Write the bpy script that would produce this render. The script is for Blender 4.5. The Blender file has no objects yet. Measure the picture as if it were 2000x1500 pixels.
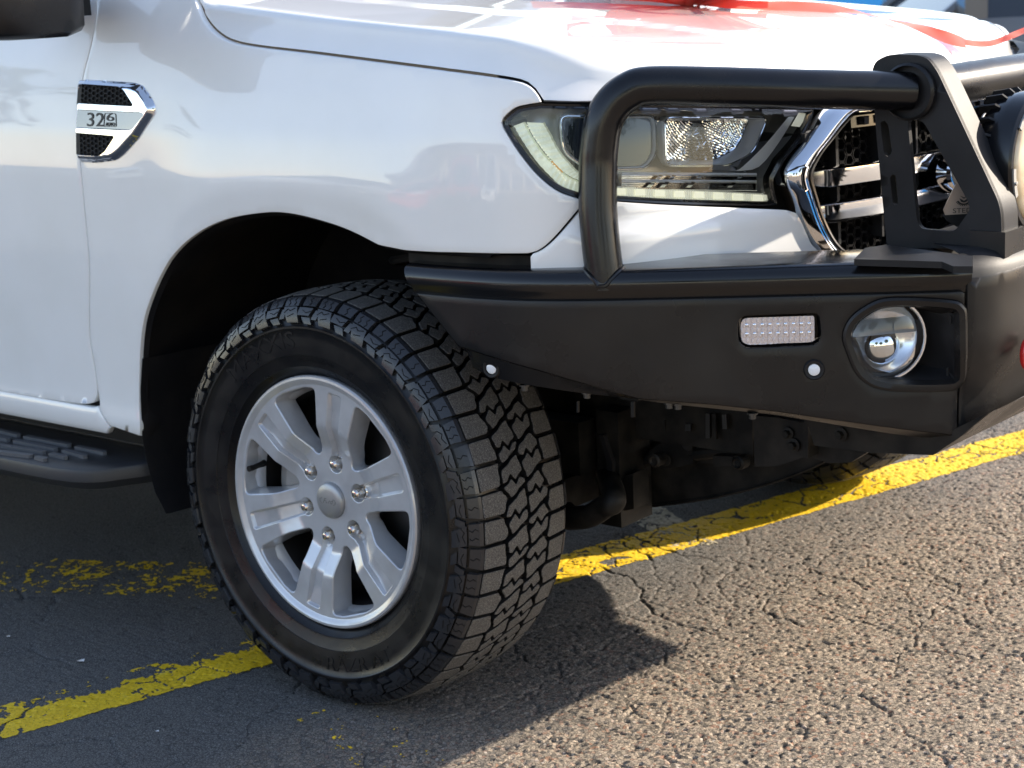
import bpy, bmesh, math, random
import numpy as np
from mathutils import Vector, Matrix
from mathutils.geometry import delaunay_2d_cdt
random.seed(7)
rng = np.random.default_rng(11)
SC = bpy.context.scene
# ------------------------------------------------------------------ camera, sky, sun, exposure
CAM = np.array([2.274, -2.171, 1.28]); FPX = 3544.254
HEAD, PITCH, ROLL = math.radians(39.937), math.radians(12.657), math.radians(-2.76)
FWD = np.array([-math.sin(HEAD)*math.cos(PITCH), math.cos(HEAD)*math.cos(PITCH), -math.sin(PITCH)])
_rt = np.array([math.cos(HEAD), math.sin(HEAD), 0.0]); _up = np.cross(_rt, FWD)
RGT = math.cos(ROLL)*_rt + math.sin(ROLL)*_up
UPV = -math.sin(ROLL)*_rt + math.cos(ROLL)*_up
cd = bpy.data.cameras.new('camera'); co = bpy.data.objects.new('camera', cd); SC.collection.objects.link(co)
co.matrix_world = Matrix(((RGT[0], UPV[0], -FWD[0], CAM[0]), (RGT[1], UPV[1], -FWD[1], CAM[1]), (RGT[2], UPV[2], -FWD[2], CAM[2]), (0, 0, 0, 1)))
cd.sensor_width = 36.0; cd.lens = FPX/2000*36.0; cd.clip_start = 0.05; cd.clip_end = 900
cd.dof.use_dof = True; cd.dof.focus_distance = 2.75; cd.dof.aperture_fstop = 9.0
SC.camera = co
SUN_DIR = Vector((1.2, 1.8, 1.0)).normalized()          # towards the sun: ahead of the truck, from its far side
SUN_EL = math.asin(SUN_DIR.z); SUN_AZ = math.atan2(SUN_DIR.x, SUN_DIR.y)   # clockwise from +Y
w = bpy.data.worlds.new('World'); SC.world = w; w.use_nodes = True
nt = w.node_tree; bg = nt.nodes['Background']
sky = nt.nodes.new('ShaderNodeTexSky'); sky.sky_type = 'NISHITA'; sky.sun_disc = False
sky.sun_elevation = SUN_EL; sky.sun_rotation = SUN_AZ; sky.air_density = 1.0; sky.dust_density = 0.4; sky.ozone_density = 1.3
wb = nt.nodes.new('ShaderNodeMix'); wb.data_type = 'RGBA'; wb.blend_type = 'MULTIPLY'; wb.inputs[0].default_value = 1.0
wb.inputs[7].default_value = (1.15, 0.975, 0.885, 1)      # the photograph's white balance
nt.links.new(sky.outputs[0], wb.inputs[6]); nt.links.new(wb.outputs[2], bg.inputs[0]); bg.inputs[1].default_value = 0.15
sl = bpy.data.lights.new('sun', 'SUN'); sl.energy = 4.0; sl.angle = math.radians(0.5); sl.color = (1.0, 0.89, 0.74)
so = bpy.data.objects.new('sun', sl); SC.collection.objects.link(so)
so.rotation_euler = SUN_DIR.to_track_quat('Z', 'Y').to_euler(); so.location = (8, 12, 7)
SC.view_settings.view_transform = 'Standard'; SC.view_settings.look = 'None'
SC.view_settings.exposure = 1.5; SC.view_settings.gamma = 1.0; SC.view_settings.use_curve_mapping = False

# ------------------------------------------------------------------ materials
def mat(name, col, rough=0.5, metal=0.0, coat=0.0, coat_rough=0.05, spec=0.5, emis=None, es=0.0, trans=0.0, ior=1.5):
    m = bpy.data.materials.new(name); m.use_nodes = True
    b = m.node_tree.nodes['Principled BSDF']
    b.inputs['Base Color'].default_value = (*col, 1); b.inputs['Roughness'].default_value = rough
    b.inputs['Metallic'].default_value = metal; b.inputs['Coat Weight'].default_value = coat
    b.inputs['Coat Roughness'].default_value = coat_rough; b.inputs['Specular IOR Level'].default_value = spec
    b.inputs['Transmission Weight'].default_value = trans; b.inputs['IOR'].default_value = ior
    if emis: b.inputs['Emission Color'].default_value = (*emis, 1); b.inputs['Emission Strength'].default_value = es
    return m
def nodes(m): return m.node_tree.nodes, m.node_tree.links, m.node_tree.nodes['Principled BSDF']
def N(m, t, **k):
    n = m.node_tree.nodes.new(t)
    for a, v in k.items():
        if a in n.inputs: n.inputs[a].default_value = v
        else: setattr(n, a, v)
    return n
def noise(m, scale, detail=4, rough=0.55, coord='Object', vec=None):
    n = N(m, 'ShaderNodeTexNoise'); n.inputs['Scale'].default_value = scale; n.inputs['Detail'].default_value = detail
    n.inputs['Roughness'].default_value = rough
    if vec is None:
        tc = N(m, 'ShaderNodeTexCoord'); vec = tc.outputs[coord]
    m.node_tree.links.new(vec, n.inputs['Vector']); return n
def ramp(m, src, stops):
    r = N(m, 'ShaderNodeValToRGB'); e = r.color_ramp.elements
    while len(e) < len(stops): e.new(0.5)
    for i, (p, c) in enumerate(stops):
        e[i].position = p; e[i].color = (*c, 1) if len(c) == 3 else c
    m.node_tree.links.new(src, r.inputs[0]); return r
def bump(m, src, strength, dist=0.002, prev=None):
    b = N(m, 'ShaderNodeBump'); b.inputs['Strength'].default_value = strength; b.inputs['Distance'].default_value = dist
    m.node_tree.links.new(src, b.inputs['Height'])
    if prev: m.node_tree.links.new(prev.outputs[0], b.inputs['Normal'])
    m.node_tree.links.new(b.outputs[0], m.node_tree.nodes['Principled BSDF'].inputs['Normal']); return b
def vary(m, c0, c1, scale, lo=0.35, hi=0.65, detail=5):
    n = noise(m, scale, detail); r = ramp(m, n.outputs[0], [(lo, c0), (hi, c1)])
    m.node_tree.links.new(r.outputs[0], m.node_tree.nodes['Principled BSDF'].inputs['Base Color']); return n
def rvary(m, lo, hi, scale, a=0.35, b=0.65):
    n = noise(m, scale, 5); r = ramp(m, n.outputs[0], [(a, (lo,)*3), (b, (hi,)*3)])
    m.node_tree.links.new(r.outputs[0], m.node_tree.nodes['Principled BSDF'].inputs['Roughness'])

M = {}
M['paint'] = mat('white_car_paint', (0.80, 0.80, 0.79), 0.38, 0, 1.0, 0.03)
_n = noise(M['paint'], 260, 2); bump(M['paint'], _n.outputs[0], 0.012, 0.0006)
_n = noise(M['paint'], 5, 5)
_r = ramp(M['paint'], _n.outputs[0], [(0.3, (0.77, 0.77, 0.75)), (0.6, (0.81, 0.81, 0.80))])
M['paint'].node_tree.links.new(_r.outputs[0], M['paint'].node_tree.nodes['Principled BSDF'].inputs['Base Color'])
M['powder'] = mat('black_powder_coat', (0.012, 0.011, 0.010), 0.33, 0, 0, spec=0.34)
_n = noise(M['powder'], 900, 3); bump(M['powder'], _n.outputs[0], 0.25, 0.0006)
vary(M['powder'], (0.005, 0.0055, 0.007), (0.018, 0.016, 0.0145), 5, 0.35, 0.75)
rvary(M['powder'], 0.24, 0.38, 9)
M['gloss_black'] = mat('glossy_black_steel', (0.005, 0.005, 0.006), 0.17, 0, 0.15, 0.06, spec=0.42)
_n = noise(M['gloss_black'], 500, 3); bump(M['gloss_black'], _n.outputs[0], 0.12, 0.0005)
rvary(M['gloss_black'], 0.13, 0.27, 12)
M['tube'] = mat('satin_black_tube', (0.005, 0.005, 0.006), 0.24, spec=0.42)
_n = noise(M['tube'], 700, 3); bump(M['tube'], _n.outputs[0], 0.2, 0.0006)
rvary(M['tube'], 0.18, 0.30, 9)
M['plastic'] = mat('black_textured_plastic', (0.012, 0.012, 0.014), 0.5, spec=0.28)
_n = noise(M['plastic'], 1500, 2); bump(M['plastic'], _n.outputs[0], 0.35, 0.0005)
vary(M['plastic'], (0.008, 0.008, 0.009), (0.020, 0.020, 0.022), 9, 0.4, 0.8)
M['pad'] = mat('grey_step_rubber', (0.10, 0.102, 0.108), 0.45)
M['board'] = mat('step_board_plastic', (0.028, 0.029, 0.032), 0.42)
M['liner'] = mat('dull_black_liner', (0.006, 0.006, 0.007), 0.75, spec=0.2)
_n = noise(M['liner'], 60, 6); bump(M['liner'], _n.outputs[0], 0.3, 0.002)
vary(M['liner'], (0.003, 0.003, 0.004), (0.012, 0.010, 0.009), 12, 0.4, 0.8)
M['dark'] = mat('dark_void', (0.006, 0.006, 0.006), 0.9)
M['chrome'] = mat('chrome', (0.78, 0.79, 0.81), 0.06, 1.0)
rvary(M['chrome'], 0.03, 0.12, 25)
M['dchrome'] = mat('dark_chrome', (0.18, 0.18, 0.20), 0.10, 1.0)
M['lampsilver'] = mat('lamp_reflector_silver', (0.80, 0.81, 0.84), 0.18, 0.85)
M['silverpaint'] = mat('bright_silver_plastic', (0.72, 0.74, 0.78), 0.28, 0.35, 0.8)
M['badge'] = mat('brushed_badge_plate', (0.20, 0.205, 0.22), 0.14, 1.0)
M['lamphouse'] = mat('lamp_housing_grey', (0.36, 0.365, 0.38), 0.24, 0.5)
M['alloy'] = mat('silver_alloy_paint', (0.58, 0.59, 0.61), 0.28, 0.40, 0.7, 0.06)
_n = noise(M['alloy'], 1200, 2); bump(M['alloy'], _n.outputs[0], 0.08, 0.0004)
vary(M['alloy'], (0.44, 0.44, 0.45), (0.55, 0.56, 0.58), 14, 0.3, 0.6)
M['cap'] = mat('grey_cap', (0.36, 0.36, 0.36), 0.36, 0.6)
M['caplogo'] = mat('cap_logo_lines', (0.16, 0.16, 0.15), 0.45, 0.5)
M['rubber'] = mat('tyre_rubber', (0.006, 0.006, 0.007), 0.34, spec=0.4)
_n = noise(M['rubber'], 350, 4); bump(M['rubber'], _n.outputs[0], 0.18, 0.0008)
vary(M['rubber'], (0.003, 0.003, 0.004), (0.011, 0.010, 0.009), 14, 0.42, 0.78)
rvary(M['rubber'], 0.24, 0.42, 20)
M['tread'] = mat('dusty_worn_tread_face', (0.06, 0.058, 0.056), 0.72)
_n = noise(M['tread'], 420, 6, 0.7); bump(M['tread'], _n.outputs[0], 0.9, 0.0016)
_r = ramp(M['tread'], _n.outputs[0], [(0.36, (0.032, 0.030, 0.029)), (0.54, (0.092, 0.087, 0.080)), (0.70, (0.24, 0.228, 0.21))])
M['tread'].node_tree.links.new(_r.outputs[0], M['tread'].node_tree.nodes['Principled BSDF'].inputs['Base Color'])
M['groove'] = mat('tread_groove', (0.005, 0.005, 0.005), 0.8, spec=0.2)
M['shoulder'] = mat('glossy_shoulder_rubber', (0.020, 0.021, 0.024), 0.27)
_n = noise(M['shoulder'], 700, 4); bump(M['shoulder'], _n.outputs[0], 0.15, 0.0006)
M['nut'] = mat('polished_nut', (0.75, 0.70, 0.64), 0.12, 1.0)
M['disc'] = mat('brake_disc_steel', (0.08, 0.08, 0.08), 0.4, 0.9)
M['caliper'] = mat('caliper_alloy', (0.32, 0.32, 0.31), 0.5, 0.6)
M['steel'] = mat('dusty_black_steel', (0.014, 0.013, 0.012), 0.55, 0.2, spec=0.25)
vary(M['steel'], (0.005, 0.005, 0.005), (0.030, 0.027, 0.023), 18, 0.4, 0.8)
M['zinc'] = mat('zinc_bolt', (0.55, 0.53, 0.48), 0.35, 0.9)
M['red'] = mat('red_paint', (0.55, 0.02, 0.02), 0.35, 0, 0.5)
M['white_plastic'] = mat('white_sensor_plastic', (0.78, 0.80, 0.82), 0.3, 0, 0.4)
M['led'] = mat('daytime_lamp_ribs', (0.80, 0.80, 0.68), 0.2, 0, 0.8, emis=(1.0, 0.98, 0.78), es=0.10)
M['ledhot'] = mat('daytime_lamp_cell', (0.85, 0.84, 0.62), 0.15, 0, 0.8, emis=(1.0, 0.97, 0.75), es=0.22)
M['green'] = mat('pale_green_light_guide', (0.62, 0.66, 0.57), 0.22, 0, 0.9, emis=(0.90, 0.97, 0.72), es=0.13)
vary(M['green'], (0.48, 0.54, 0.46), (0.76, 0.80, 0.68), 55)
M['amber'] = mat('amber_reflector', (0.75, 0.33, 0.03), 0.25, 0, 0.6)
M['turn'] = mat('clear_indicator_lens', (0.66, 0.57, 0.53), 0.22, 0, 0.8)
M['tan'] = mat('amber_tinted_cover', (0.74, 0.56, 0.34), 0.30, 0, 0.6)
_n = noise(M['tan'], 40, 4); vary(M['tan'], (0.66, 0.48, 0.28), (0.85, 0.70, 0.48), 30)
M['tag'] = mat('brushed_tan_plate', (0.48, 0.38, 0.31), 0.38, 0.4)
M['ink'] = mat('black_print', (0.02, 0.02, 0.02), 0.5)
M['ribbon'] = mat('red_satin_ribbon', (0.82, 0.085, 0.035), 0.42, 0, 0)
_b = M['ribbon'].node_tree.nodes['Principled BSDF']; _b.inputs['Sheen Weight'].default_value = 0.4
_tr = N(M['ribbon'], 'ShaderNodeBsdfTranslucent'); _tr.inputs[0].default_value = (0.95, 0.10, 0.04, 1)
_mx = N(M['ribbon'], 'ShaderNodeMixShader'); _mx.inputs[0].default_value = 0.35
_o = M['ribbon'].node_tree.nodes['Material Output']; _l = M['ribbon'].node_tree.links
_l.new(_b.outputs[0], _mx.inputs[1]); _l.new(_tr.outputs[0], _mx.inputs[2]); _l.new(_mx.outputs[0], _o.inputs[0])
def glass(name, tint, rough=0.01, f=1.45):
    m = bpy.data.materials.new(name); m.use_nodes = True; t = m.node_tree
    t.nodes.remove(t.nodes['Principled BSDF']); o = t.nodes['Material Output']
    tr = t.nodes.new('ShaderNodeBsdfTransparent'); tr.inputs[0].default_value = (*tint, 1)
    gl = t.nodes.new('ShaderNodeBsdfGlossy'); gl.inputs['Roughness'].default_value = rough
    fr = t.nodes.new('ShaderNodeFresnel'); fr.inputs[0].default_value = f
    mx = t.nodes.new('ShaderNodeMixShader'); t.links.new(fr.outputs[0], mx.inputs[0])
    t.links.new(tr.outputs[0], mx.inputs[1]); t.links.new(gl.outputs[0], mx.inputs[2]); t.links.new(mx.outputs[0], o.inputs[0])
    return m
M['lens'] = glass('clear_lamp_lens', (0.93, 0.95, 0.96))
M['window'] = mat('dark_window_glass', (0.015, 0.02, 0.03), 0.03, 0, 0, spec=0.6)
M['yellow'] = mat('yellow_road_paint', (0.62, 0.40, 0.015), 0.6)
M['beige'] = mat('faded_beige_paint', (0.42, 0.36, 0.25), 0.7)

# ------------------------------------------------------------------ geometry helpers
COL = SC.collection
def tag(o, label=None, cat=None, group=None, kind=None):
    if label: o['label'] = label
    if cat: o['category'] = cat
    if group: o['group'] = group
    if kind: o['kind'] = kind
    return o
def empty(name, loc=(0, 0, 0), parent=None):
    o = bpy.data.objects.new(name, None); COL.objects.link(o); o.empty_display_size = 0.1
    if parent: o.parent = parent
    o.location = loc; return o
class MB:
    def __init__(s): s.v = []; s.f = []; s.m = []
    def add(s, vs, fs, mi=0):
        k = len(s.v); s.v += [tuple(map(float, p)) for p in vs]; s.f += [tuple(i+k for i in f) for f in fs]; s.m += [mi]*len(fs); return s
    def box(s, c, d, mi=0, R=None):
        P = [(x*d[0]/2, y*d[1]/2, z*d[2]/2) for x in (-1, 1) for y in (-1, 1) for z in (-1, 1)]
        if R is not None: P = [tuple(R @ np.array(p)) for p in P]
        P = [(p[0]+c[0], p[1]+c[1], p[2]+c[2]) for p in P]
        return s.add(P, [(0, 1, 3, 2), (4, 6, 7, 5), (0, 4, 5, 1), (2, 3, 7, 6), (0, 2, 6, 4), (1, 5, 7, 3)], mi)
    def loft(s, rings, closed=True, mi=0, cap0=False, cap1=False, cu=False):
        n = len(rings[0]); vs = [p for r in rings for p in r]; fs = []
        R_ = len(rings)
        for a in range(R_ if cu else R_-1):
            b = (a+1) % R_
            for i in range(n if closed else n-1):
                j = (i+1) % n; fs.append((a*n+i, a*n+j, b*n+j, b*n+i))
        if cap0: fs.append(tuple(reversed(range(n))))
        if cap1: fs.append(tuple(range((R_-1)*n, R_*n)))
        return s.add(vs, fs, mi)
    def tube(s, path, r, n=16, mi=0, caps=True, closed=False):
        P = np.array(path, float); rs = r if hasattr(r, '__len__') else [r]*len(P)
        T = np.gradient(P, axis=0); T /= np.linalg.norm(T, axis=1)[:, None]
        up = np.array([0, 0, 1.]) if abs(T[0][2]) < .9 else np.array([1., 0, 0])
        a = np.cross(T[0], up); a /= np.linalg.norm(a); rings = []
        for p, t, rr in zip(P, T, rs):
            a = a-t*np.dot(a, t); a /= np.linalg.norm(a); b = np.cross(t, a)
            rings.append([p+rr*(math.cos(q)*a+math.sin(q)*b) for q in np.linspace(0, 2*math.pi, n, endpoint=False)])
        return s.loft(rings, True, mi, caps, caps)
    def lathe(s, prof, c, ax, n=48, mi=0, closed_prof=False):
        # prof: (r, h) with h along ax from c
        ax = np.array(ax, float); ax /= np.linalg.norm(ax)
        u = np.cross(ax, [0, 0, 1.]) if abs(ax[2]) < .9 else np.cross(ax, [1., 0, 0]); u /= np.linalg.norm(u); v = np.cross(ax, u)
        c = np.array(c, float)
        rings = [[c+ax*h+r*(math.cos(q)*u+math.sin(q)*v) for r, h in prof] for q in np.linspace(0, 2*math.pi, n, endpoint=False)]
        return s.loft(rings, closed_prof, mi, cu=True)
    def obj(s, name, mats, parent=None, smooth=35, label=None, kind=None, mirror=False, recalc=False):
        me = bpy.data.meshes.new(name)
        me.from_pydata(s.v, [], s.f)
        if not isinstance(mats, (list, tuple)): mats = [mats]
        for m in mats: me.materials.append(M[m] if isinstance(m, str) else m)
        me.polygons.foreach_set('material_index', s.m)
        bm = bmesh.new(); bm.from_mesh(me)
        bmesh.ops.remove_doubles(bm, verts=bm.verts, dist=1e-5)
        if recalc: bmesh.ops.recalc_face_normals(bm, faces=bm.faces)
        bm.to_mesh(me); bm.free()
        if smooth: 
            me.shade_smooth(); me.set_sharp_from_angle(angle=math.radians(smooth))
        o = bpy.data.objects.new(name, me); COL.objects.link(o)
        if parent: o.parent = parent
        tag(o, label, kind=kind)
        if mirror:
            m2 = MB(); m2.v = [(x, YM2-y, z) for x, y, z in s.v]; m2.f = [tuple(reversed(f)) for f in s.f]; m2.m = s.m
            m2.obj(name, mats, parent, smooth, None, kind)
        return o
YC = 0.93; YM2 = 2*YC
def ray(px, py): return FWD + RGT*(px-1000)/FPX - UPV*(py-750)/FPX
def on_plane(px, py, x=None, y=None, z=None):
    d = ray(px, py)
    t = (x-CAM[0])/d[0] if x is not None else (y-CAM[1])/d[1] if y is not None else (z-CAM[2])/d[2]
    return CAM + t*d
def catmull(P, n=12, closed=False):
    P = np.array(P, float); out = []
    m = len(P)
    for i in range(m if closed else m-1):
        p1, p2 = P[i], P[(i+1) % m]
        p0 = P[i-1] if (closed or i > 0) else 2*p1-p2
        p3 = P[(i+2) % m] if (closed or i+2 < m) else 2*p2-p1
        for k in range(n):
            t = k/n; out.append(0.5*((2*p1)+(-p0+p2)*t+(2*p0-5*p1+4*p2-p3)*t*t+(-p0+3*p1-3*p2+p3)*t**3))
    if not closed: out.append(P[-1])
    return np.array(out)
def resample(P, d, closed=False):
    P = np.array(P, float)
    if closed: P = np.vstack([P, P[:1]])
    L = np.concatenate([[0], np.cumsum(np.linalg.norm(np.diff(P, axis=0), axis=1))])
    n = max(3, int(round(L[-1]/d))); t = np.linspace(0, L[-1], n+1)
    Q = np.stack([np.interp(t, L, P[:, k]) for k in range(P.shape[1])], 1)
    return Q[:-1] if closed else Q
def round_poly(P, r, n=5):
    """polygon corners replaced by arcs of radius about r (list of radii allowed)"""
    P = np.array(P, float); m = len(P); out = []
    for i in range(m):
        rr = r[i] if hasattr(r, '__len__') else r
        a, b, c = P[i-1], P[i], P[(i+1) % m]
        u = a-b; v = c-b; lu = np.linalg.norm(u); lv = np.linalg.norm(v)
        if rr <= 0: out.append(b); continue
        q = min(rr, lu*.45, lv*.45); p0 = b+u/lu*q; p2 = b+v/lv*q
        for k in range(n+1):
            t = k/n; out.append((1-t)**2*p0+2*t*(1-t)*b+t*t*p2)
    return np.array(out)
def area(P): x, y = np.array(P)[:, 0], np.array(P)[:, 1]; return 0.5*np.sum(x*np.roll(y, -1)-np.roll(x, -1)*y)
def inset(P, d):
    """offset a ccw polygon inwards by d"""
    P = np.array(P, float); a = np.roll(P, 1, 0); c = np.roll(P, -1, 0)
    e1 = P-a; e2 = c-P
    e1 /= np.linalg.norm(e1, axis=1)[:, None]+1e-12; e2 /= np.linalg.norm(e2, axis=1)[:, None]+1e-12
    n1 = np.stack([-e1[:, 1], e1[:, 0]], 1); n2 = np.stack([-e2[:, 1], e2[:, 0]], 1)
    n = n1+n2; n /= np.linalg.norm(n, axis=1)[:, None]+1e-12
    k = np.clip(np.sum(n*n1, 1), .5, 1)
    return P+n*(d/k)[:, None]
def ccw(P): return np.array(P)[::-1] if area(P) < 0 else np.array(P)
def pip(P, Q):
    """points P in polygon Q"""
    x, y = P[:, 0], P[:, 1]; r = np.zeros(len(P), bool); a = Q; b = np.roll(Q, -1, 0)
    for (x1, y1), (x2, y2) in zip(a, b):
        if y1 == y2: continue
        c = ((y1 > y) != (y2 > y)) & (x < (x2-x1)*(y-y1)/(y2-y1)+x1); r ^= c
    return r
def dist_poly(P, Q):
    d = np.full(len(P), 1e9); a = Q; b = np.roll(Q, -1, 0)
    for p, q in zip(a, b):
        e = q-p; L = e@e
        t = np.clip(((P-p)@e)/(L+1e-18), 0, 1); d = np.minimum(d, np.linalg.norm(P-(p+t[:, None]*e), axis=1))
    return d
def fill(outer, holes, step):
    """triangulate polygon with holes on a grid: returns 2D verts, tris; boundary verts come first in order"""
    outer = np.array(outer); holes = [np.array(h) for h in holes]
    lo = outer.min(0); hi = outer.max(0)
    g = np.stack(np.meshgrid(np.arange(lo[0]+step/2, hi[0], step), np.arange(lo[1]+step/2, hi[1], step)), -1).reshape(-1, 2)
    g = g[pip(g, outer)]
    for h in holes: g = g[~pip(g, h)]
    for q in [outer]+holes:
        if len(g): g = g[dist_poly(g, q) > step*0.45]
    vs = []; es = []
    for q in [outer]+holes:
        k = len(vs); vs += [Vector(p) for p in q]; es += [(k+i, k+(i+1) % len(q)) for i in range(len(q))]
    nb = len(vs); vs += [Vector(p) for p in g]
    V, E, F, ov, oe, of = delaunay_2d_cdt(vs, es, [], 0, 1e-7)
    V = np.array([tuple(v) for v in V]); F = np.array([f for f in F])
    cen = V[F].mean(1); keep = pip(cen, outer)
    for h in holes: keep &= ~pip(cen, h)
    return V, F[keep]

class Skin:
    def __init__(s, plan, g, dense=14):
        P = catmull(plan, dense); s.P = P
        s.L = np.concatenate([[0], np.cumsum(np.linalg.norm(np.diff(P, axis=0), axis=1))])
        T = np.gradient(P, axis=0); T /= np.linalg.norm(T, axis=1)[:, None]
        s.Nn = np.stack([-T[:, 1], T[:, 0]], 1); s.g = g
    def s_at_x(s, x): return np.interp(x, s.P[:len(s.P)//2, 0], s.L[:len(s.P)//2])
    def pt(s, u, z, e=0.0):
        u = np.asarray(u, float); z = np.asarray(z, float)
        bx = np.interp(u, s.L, s.P[:, 0]); by = np.interp(u, s.L, s.P[:, 1])
        nx = np.interp(u, s.L, s.Nn[:, 0]); ny = np.interp(u, s.L, s.Nn[:, 1]); q = np.hypot(nx, ny)
        g = s.g(u, z, bx)+e
        return np.stack([bx+nx/q*g, by+ny/q*g, z+0*bx], -1)
    def inv(s, px, py, e=0.0):
        d = ray(px, py); ts = np.linspace(1.2, 6.0, 700)
        X = CAM+ts[:, None]*d
        def F(X):
            a = s.P[:-1]; b = s.P[1:]; ab = b-a; L = (ab**2).sum(1)
            w_ = X[:, None, :2]-a; t = np.clip((w_*ab).sum(2)/L, 0, 1)
            D = w_-t[..., None]*ab; dd = (D**2).sum(2); k = dd.argmin(1); i = np.arange(len(X))
            n_ = np.stack([-ab[k, 1], ab[k, 0]], 1); sd = np.sign((D[i, k]*n_).sum(1))*np.sqrt(dd[i, k])
            u = s.L[k]+t[i, k]*(s.L[k+1]-s.L[k]); bx = np.interp(u, s.L, s.P[:, 0])
            return sd-s.g(u, X[:, 2], bx)-e, u
        f, u = F(X); k = np.where((f[:-1] < 0) & (f[1:] >= 0))[0]
        if len(k) == 0: raise ValueError('ray misses skin %s' % ((px, py),))
        lo, hi = ts[k[0]], ts[k[0]+1]
        for _ in range(24):
            m = (lo+hi)/2; f, u = F(CAM+np.array([[m]])*d)
            if f[0] < 0: lo = m
            else: hi = m
        X = CAM+hi*d; return np.array([u[0], X[2]])
    def outline(s, pts, e=0.0): return np.array([s.inv(x, y, e) for x, y in pts])
    def panel(s, out, holes=(), step=0.014, r=0.0035, depth=0.012, gap=0.0015, e=0.0, mi=0, mb=None, ds=0.008, rs=0.0):
        """sheet-metal panel on this skin with rolled edges; outlines in (u, z)"""
        mb = mb or MB(); out = ccw(out)
        if rs: out = round_poly(out, rs)
        out = resample(out, ds, True); out = inset(out, gap)
        prof = [(0, depth), (0, r), (r*.3, r*.3), (r, 0)]
        O = [inset(out, a) for a, _ in prof]; H = []
        V_out = O[-1]; hin = []
        for h in holes:
            h = resample(ccw(h), ds, True); hh = [inset(h, -a) for a, _ in prof]; H.append(hh); hin.append(hh[-1])
        for rings, flip in [(O, False)]+[(h, True) for h in H]:
            R3 = [s.pt(q[:, 0], q[:, 1], e+b) for q, (_, b) in zip(rings, prof)]
            if flip: R3 = [x[::-1] for x in R3]
            mb.loft(R3, True, mi)
        V, F = fill(V_out, hin, step)
        mb.add(s.pt(V[:, 0], V[:, 1], e), [tuple(f) for f in F], mi)
        return mb
def text_mesh(t, size=1.0, ext=0.05, bevel=0.0, shear=0.0):
    c = bpy.data.curves.new('txt', 'FONT'); c.body = t; c.size = size; c.extrude = ext; c.align_x = 'CENTER'; c.align_y = 'CENTER'; c.shear = shear
    c.resolution_u = 3
    o = bpy.data.objects.new('txt', c); COL.objects.link(o); dg = bpy.context.evaluated_depsgraph_get(); dg.update()
    me = o.evaluated_get(dg).to_mesh(); v = np.array([tuple(x.co) for x in me.vertices]); f = [tuple(p.vertices) for p in me.polygons]
    o.evaluated_get(dg).to_mesh_clear(); bpy.data.objects.remove(o); bpy.data.curves.remove(c); return v, f
def sm(a, b, x): t = np.clip((x-a)/(b-a), 0, 1); return t*t*(3-2*t)
# ------------------------------------------------------------------ the pavement (real relief near the truck)
def hash2(i, j, k=0):
    n = (i*374761393 + j*668265263 + k*1274126177) & 0xffffffff
    n = ((n ^ (n >> 13))*1274126177) & 0xffffffff
    return ((n ^ (n >> 16)) & 0xffff)/65535.0
def vnoise(x, y, k=0):
    i = np.floor(x).astype(np.int64); j = np.floor(y).astype(np.int64); fx = x-i; fy = y-j
    fx = fx*fx*(3-2*fx); fy = fy*fy*(3-2*fy)
    a = hash2(i, j, k); b = hash2(i+1, j, k); c = hash2(i, j+1, k); d = hash2(i+1, j+1, k)
    return (a*(1-fx)+b*fx)*(1-fy)+(c*(1-fx)+d*fx)*fy
def worley(x, y, k=0):
    i0 = np.floor(x).astype(np.int64); j0 = np.floor(y).astype(np.int64)
    d1 = np.full(x.shape, 9.0); d2 = np.full(x.shape, 9.0); idv = np.zeros(x.shape)
    for a in (-1, 0, 1):
        for b in (-1, 0, 1):
            i = i0+a; j = j0+b; px = i+hash2(i, j, k); py = j+hash2(i, j, k+7)
            d = np.hypot(x-px, y-py); m = d < d1
            d2 = np.where(m, d1, np.minimum(d2, d)); idv = np.where(m, hash2(i, j, k+13), idv); d1 = np.where(m, d, d1)
    return d1, d2, idv
def crack_depth(x, y):
    wx = x+.05*vnoise(x*9, y*9, 3)+.015*vnoise(x*40, y*40, 4); wy = y+.05*vnoise(x*9, y*9, 5)+.015*vnoise(x*40, y*40, 6)
    d1, d2, _ = worley(wx*3.6+wy*.5, wy*2.3, 21); e = d2-d1
    on = sm(.30, .48, vnoise(x*2.2, y*2.2, 31))*sm(.26, .42, vnoise(x*9, y*9, 34))
    c = (1-sm(.0, .019, e))*on*.85
    d1, d2, _ = worley(wx*10+3, wy*10, 22); e = d2-d1
    c2 = (1-sm(.0, .05, e))*sm(.50, .66, vnoise(x*3+9, y*3, 33))*.5
    return np.maximum(c, c2)
def height(x, y, fade=1.0):
    h = .0022*(vnoise(x*18, y*18, 1)-.5)+.004*(vnoise(x*3, y*3, 2)-.5)
    wx = x+.002*vnoise(x*300, y*300, 8); wy = y+.002*vnoise(x*300, y*300, 9)
    d1, d2, idv = worley(wx*135, wy*135, 41)
    st = (1-sm(.18, .62, d1))*(.35+.65*idv)
    d1b, _, idb = worley(wx*62, wy*62, 42)
    pit = (1-sm(.10, .40, d1b))*(idb > .60)*(.5+.5*idb)
    smooth = sm(-.1, .45, x+.35*y*0)          # under and behind the wheel the relief is shallower
    h = h+.0021*st*(.55+.45*smooth)-.0055*pit*(.35+.65*smooth)-.0006*(vnoise(x*420, y*420, 10))
    h = h-.007*crack_depth(x, y)
    return h*fade
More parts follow.
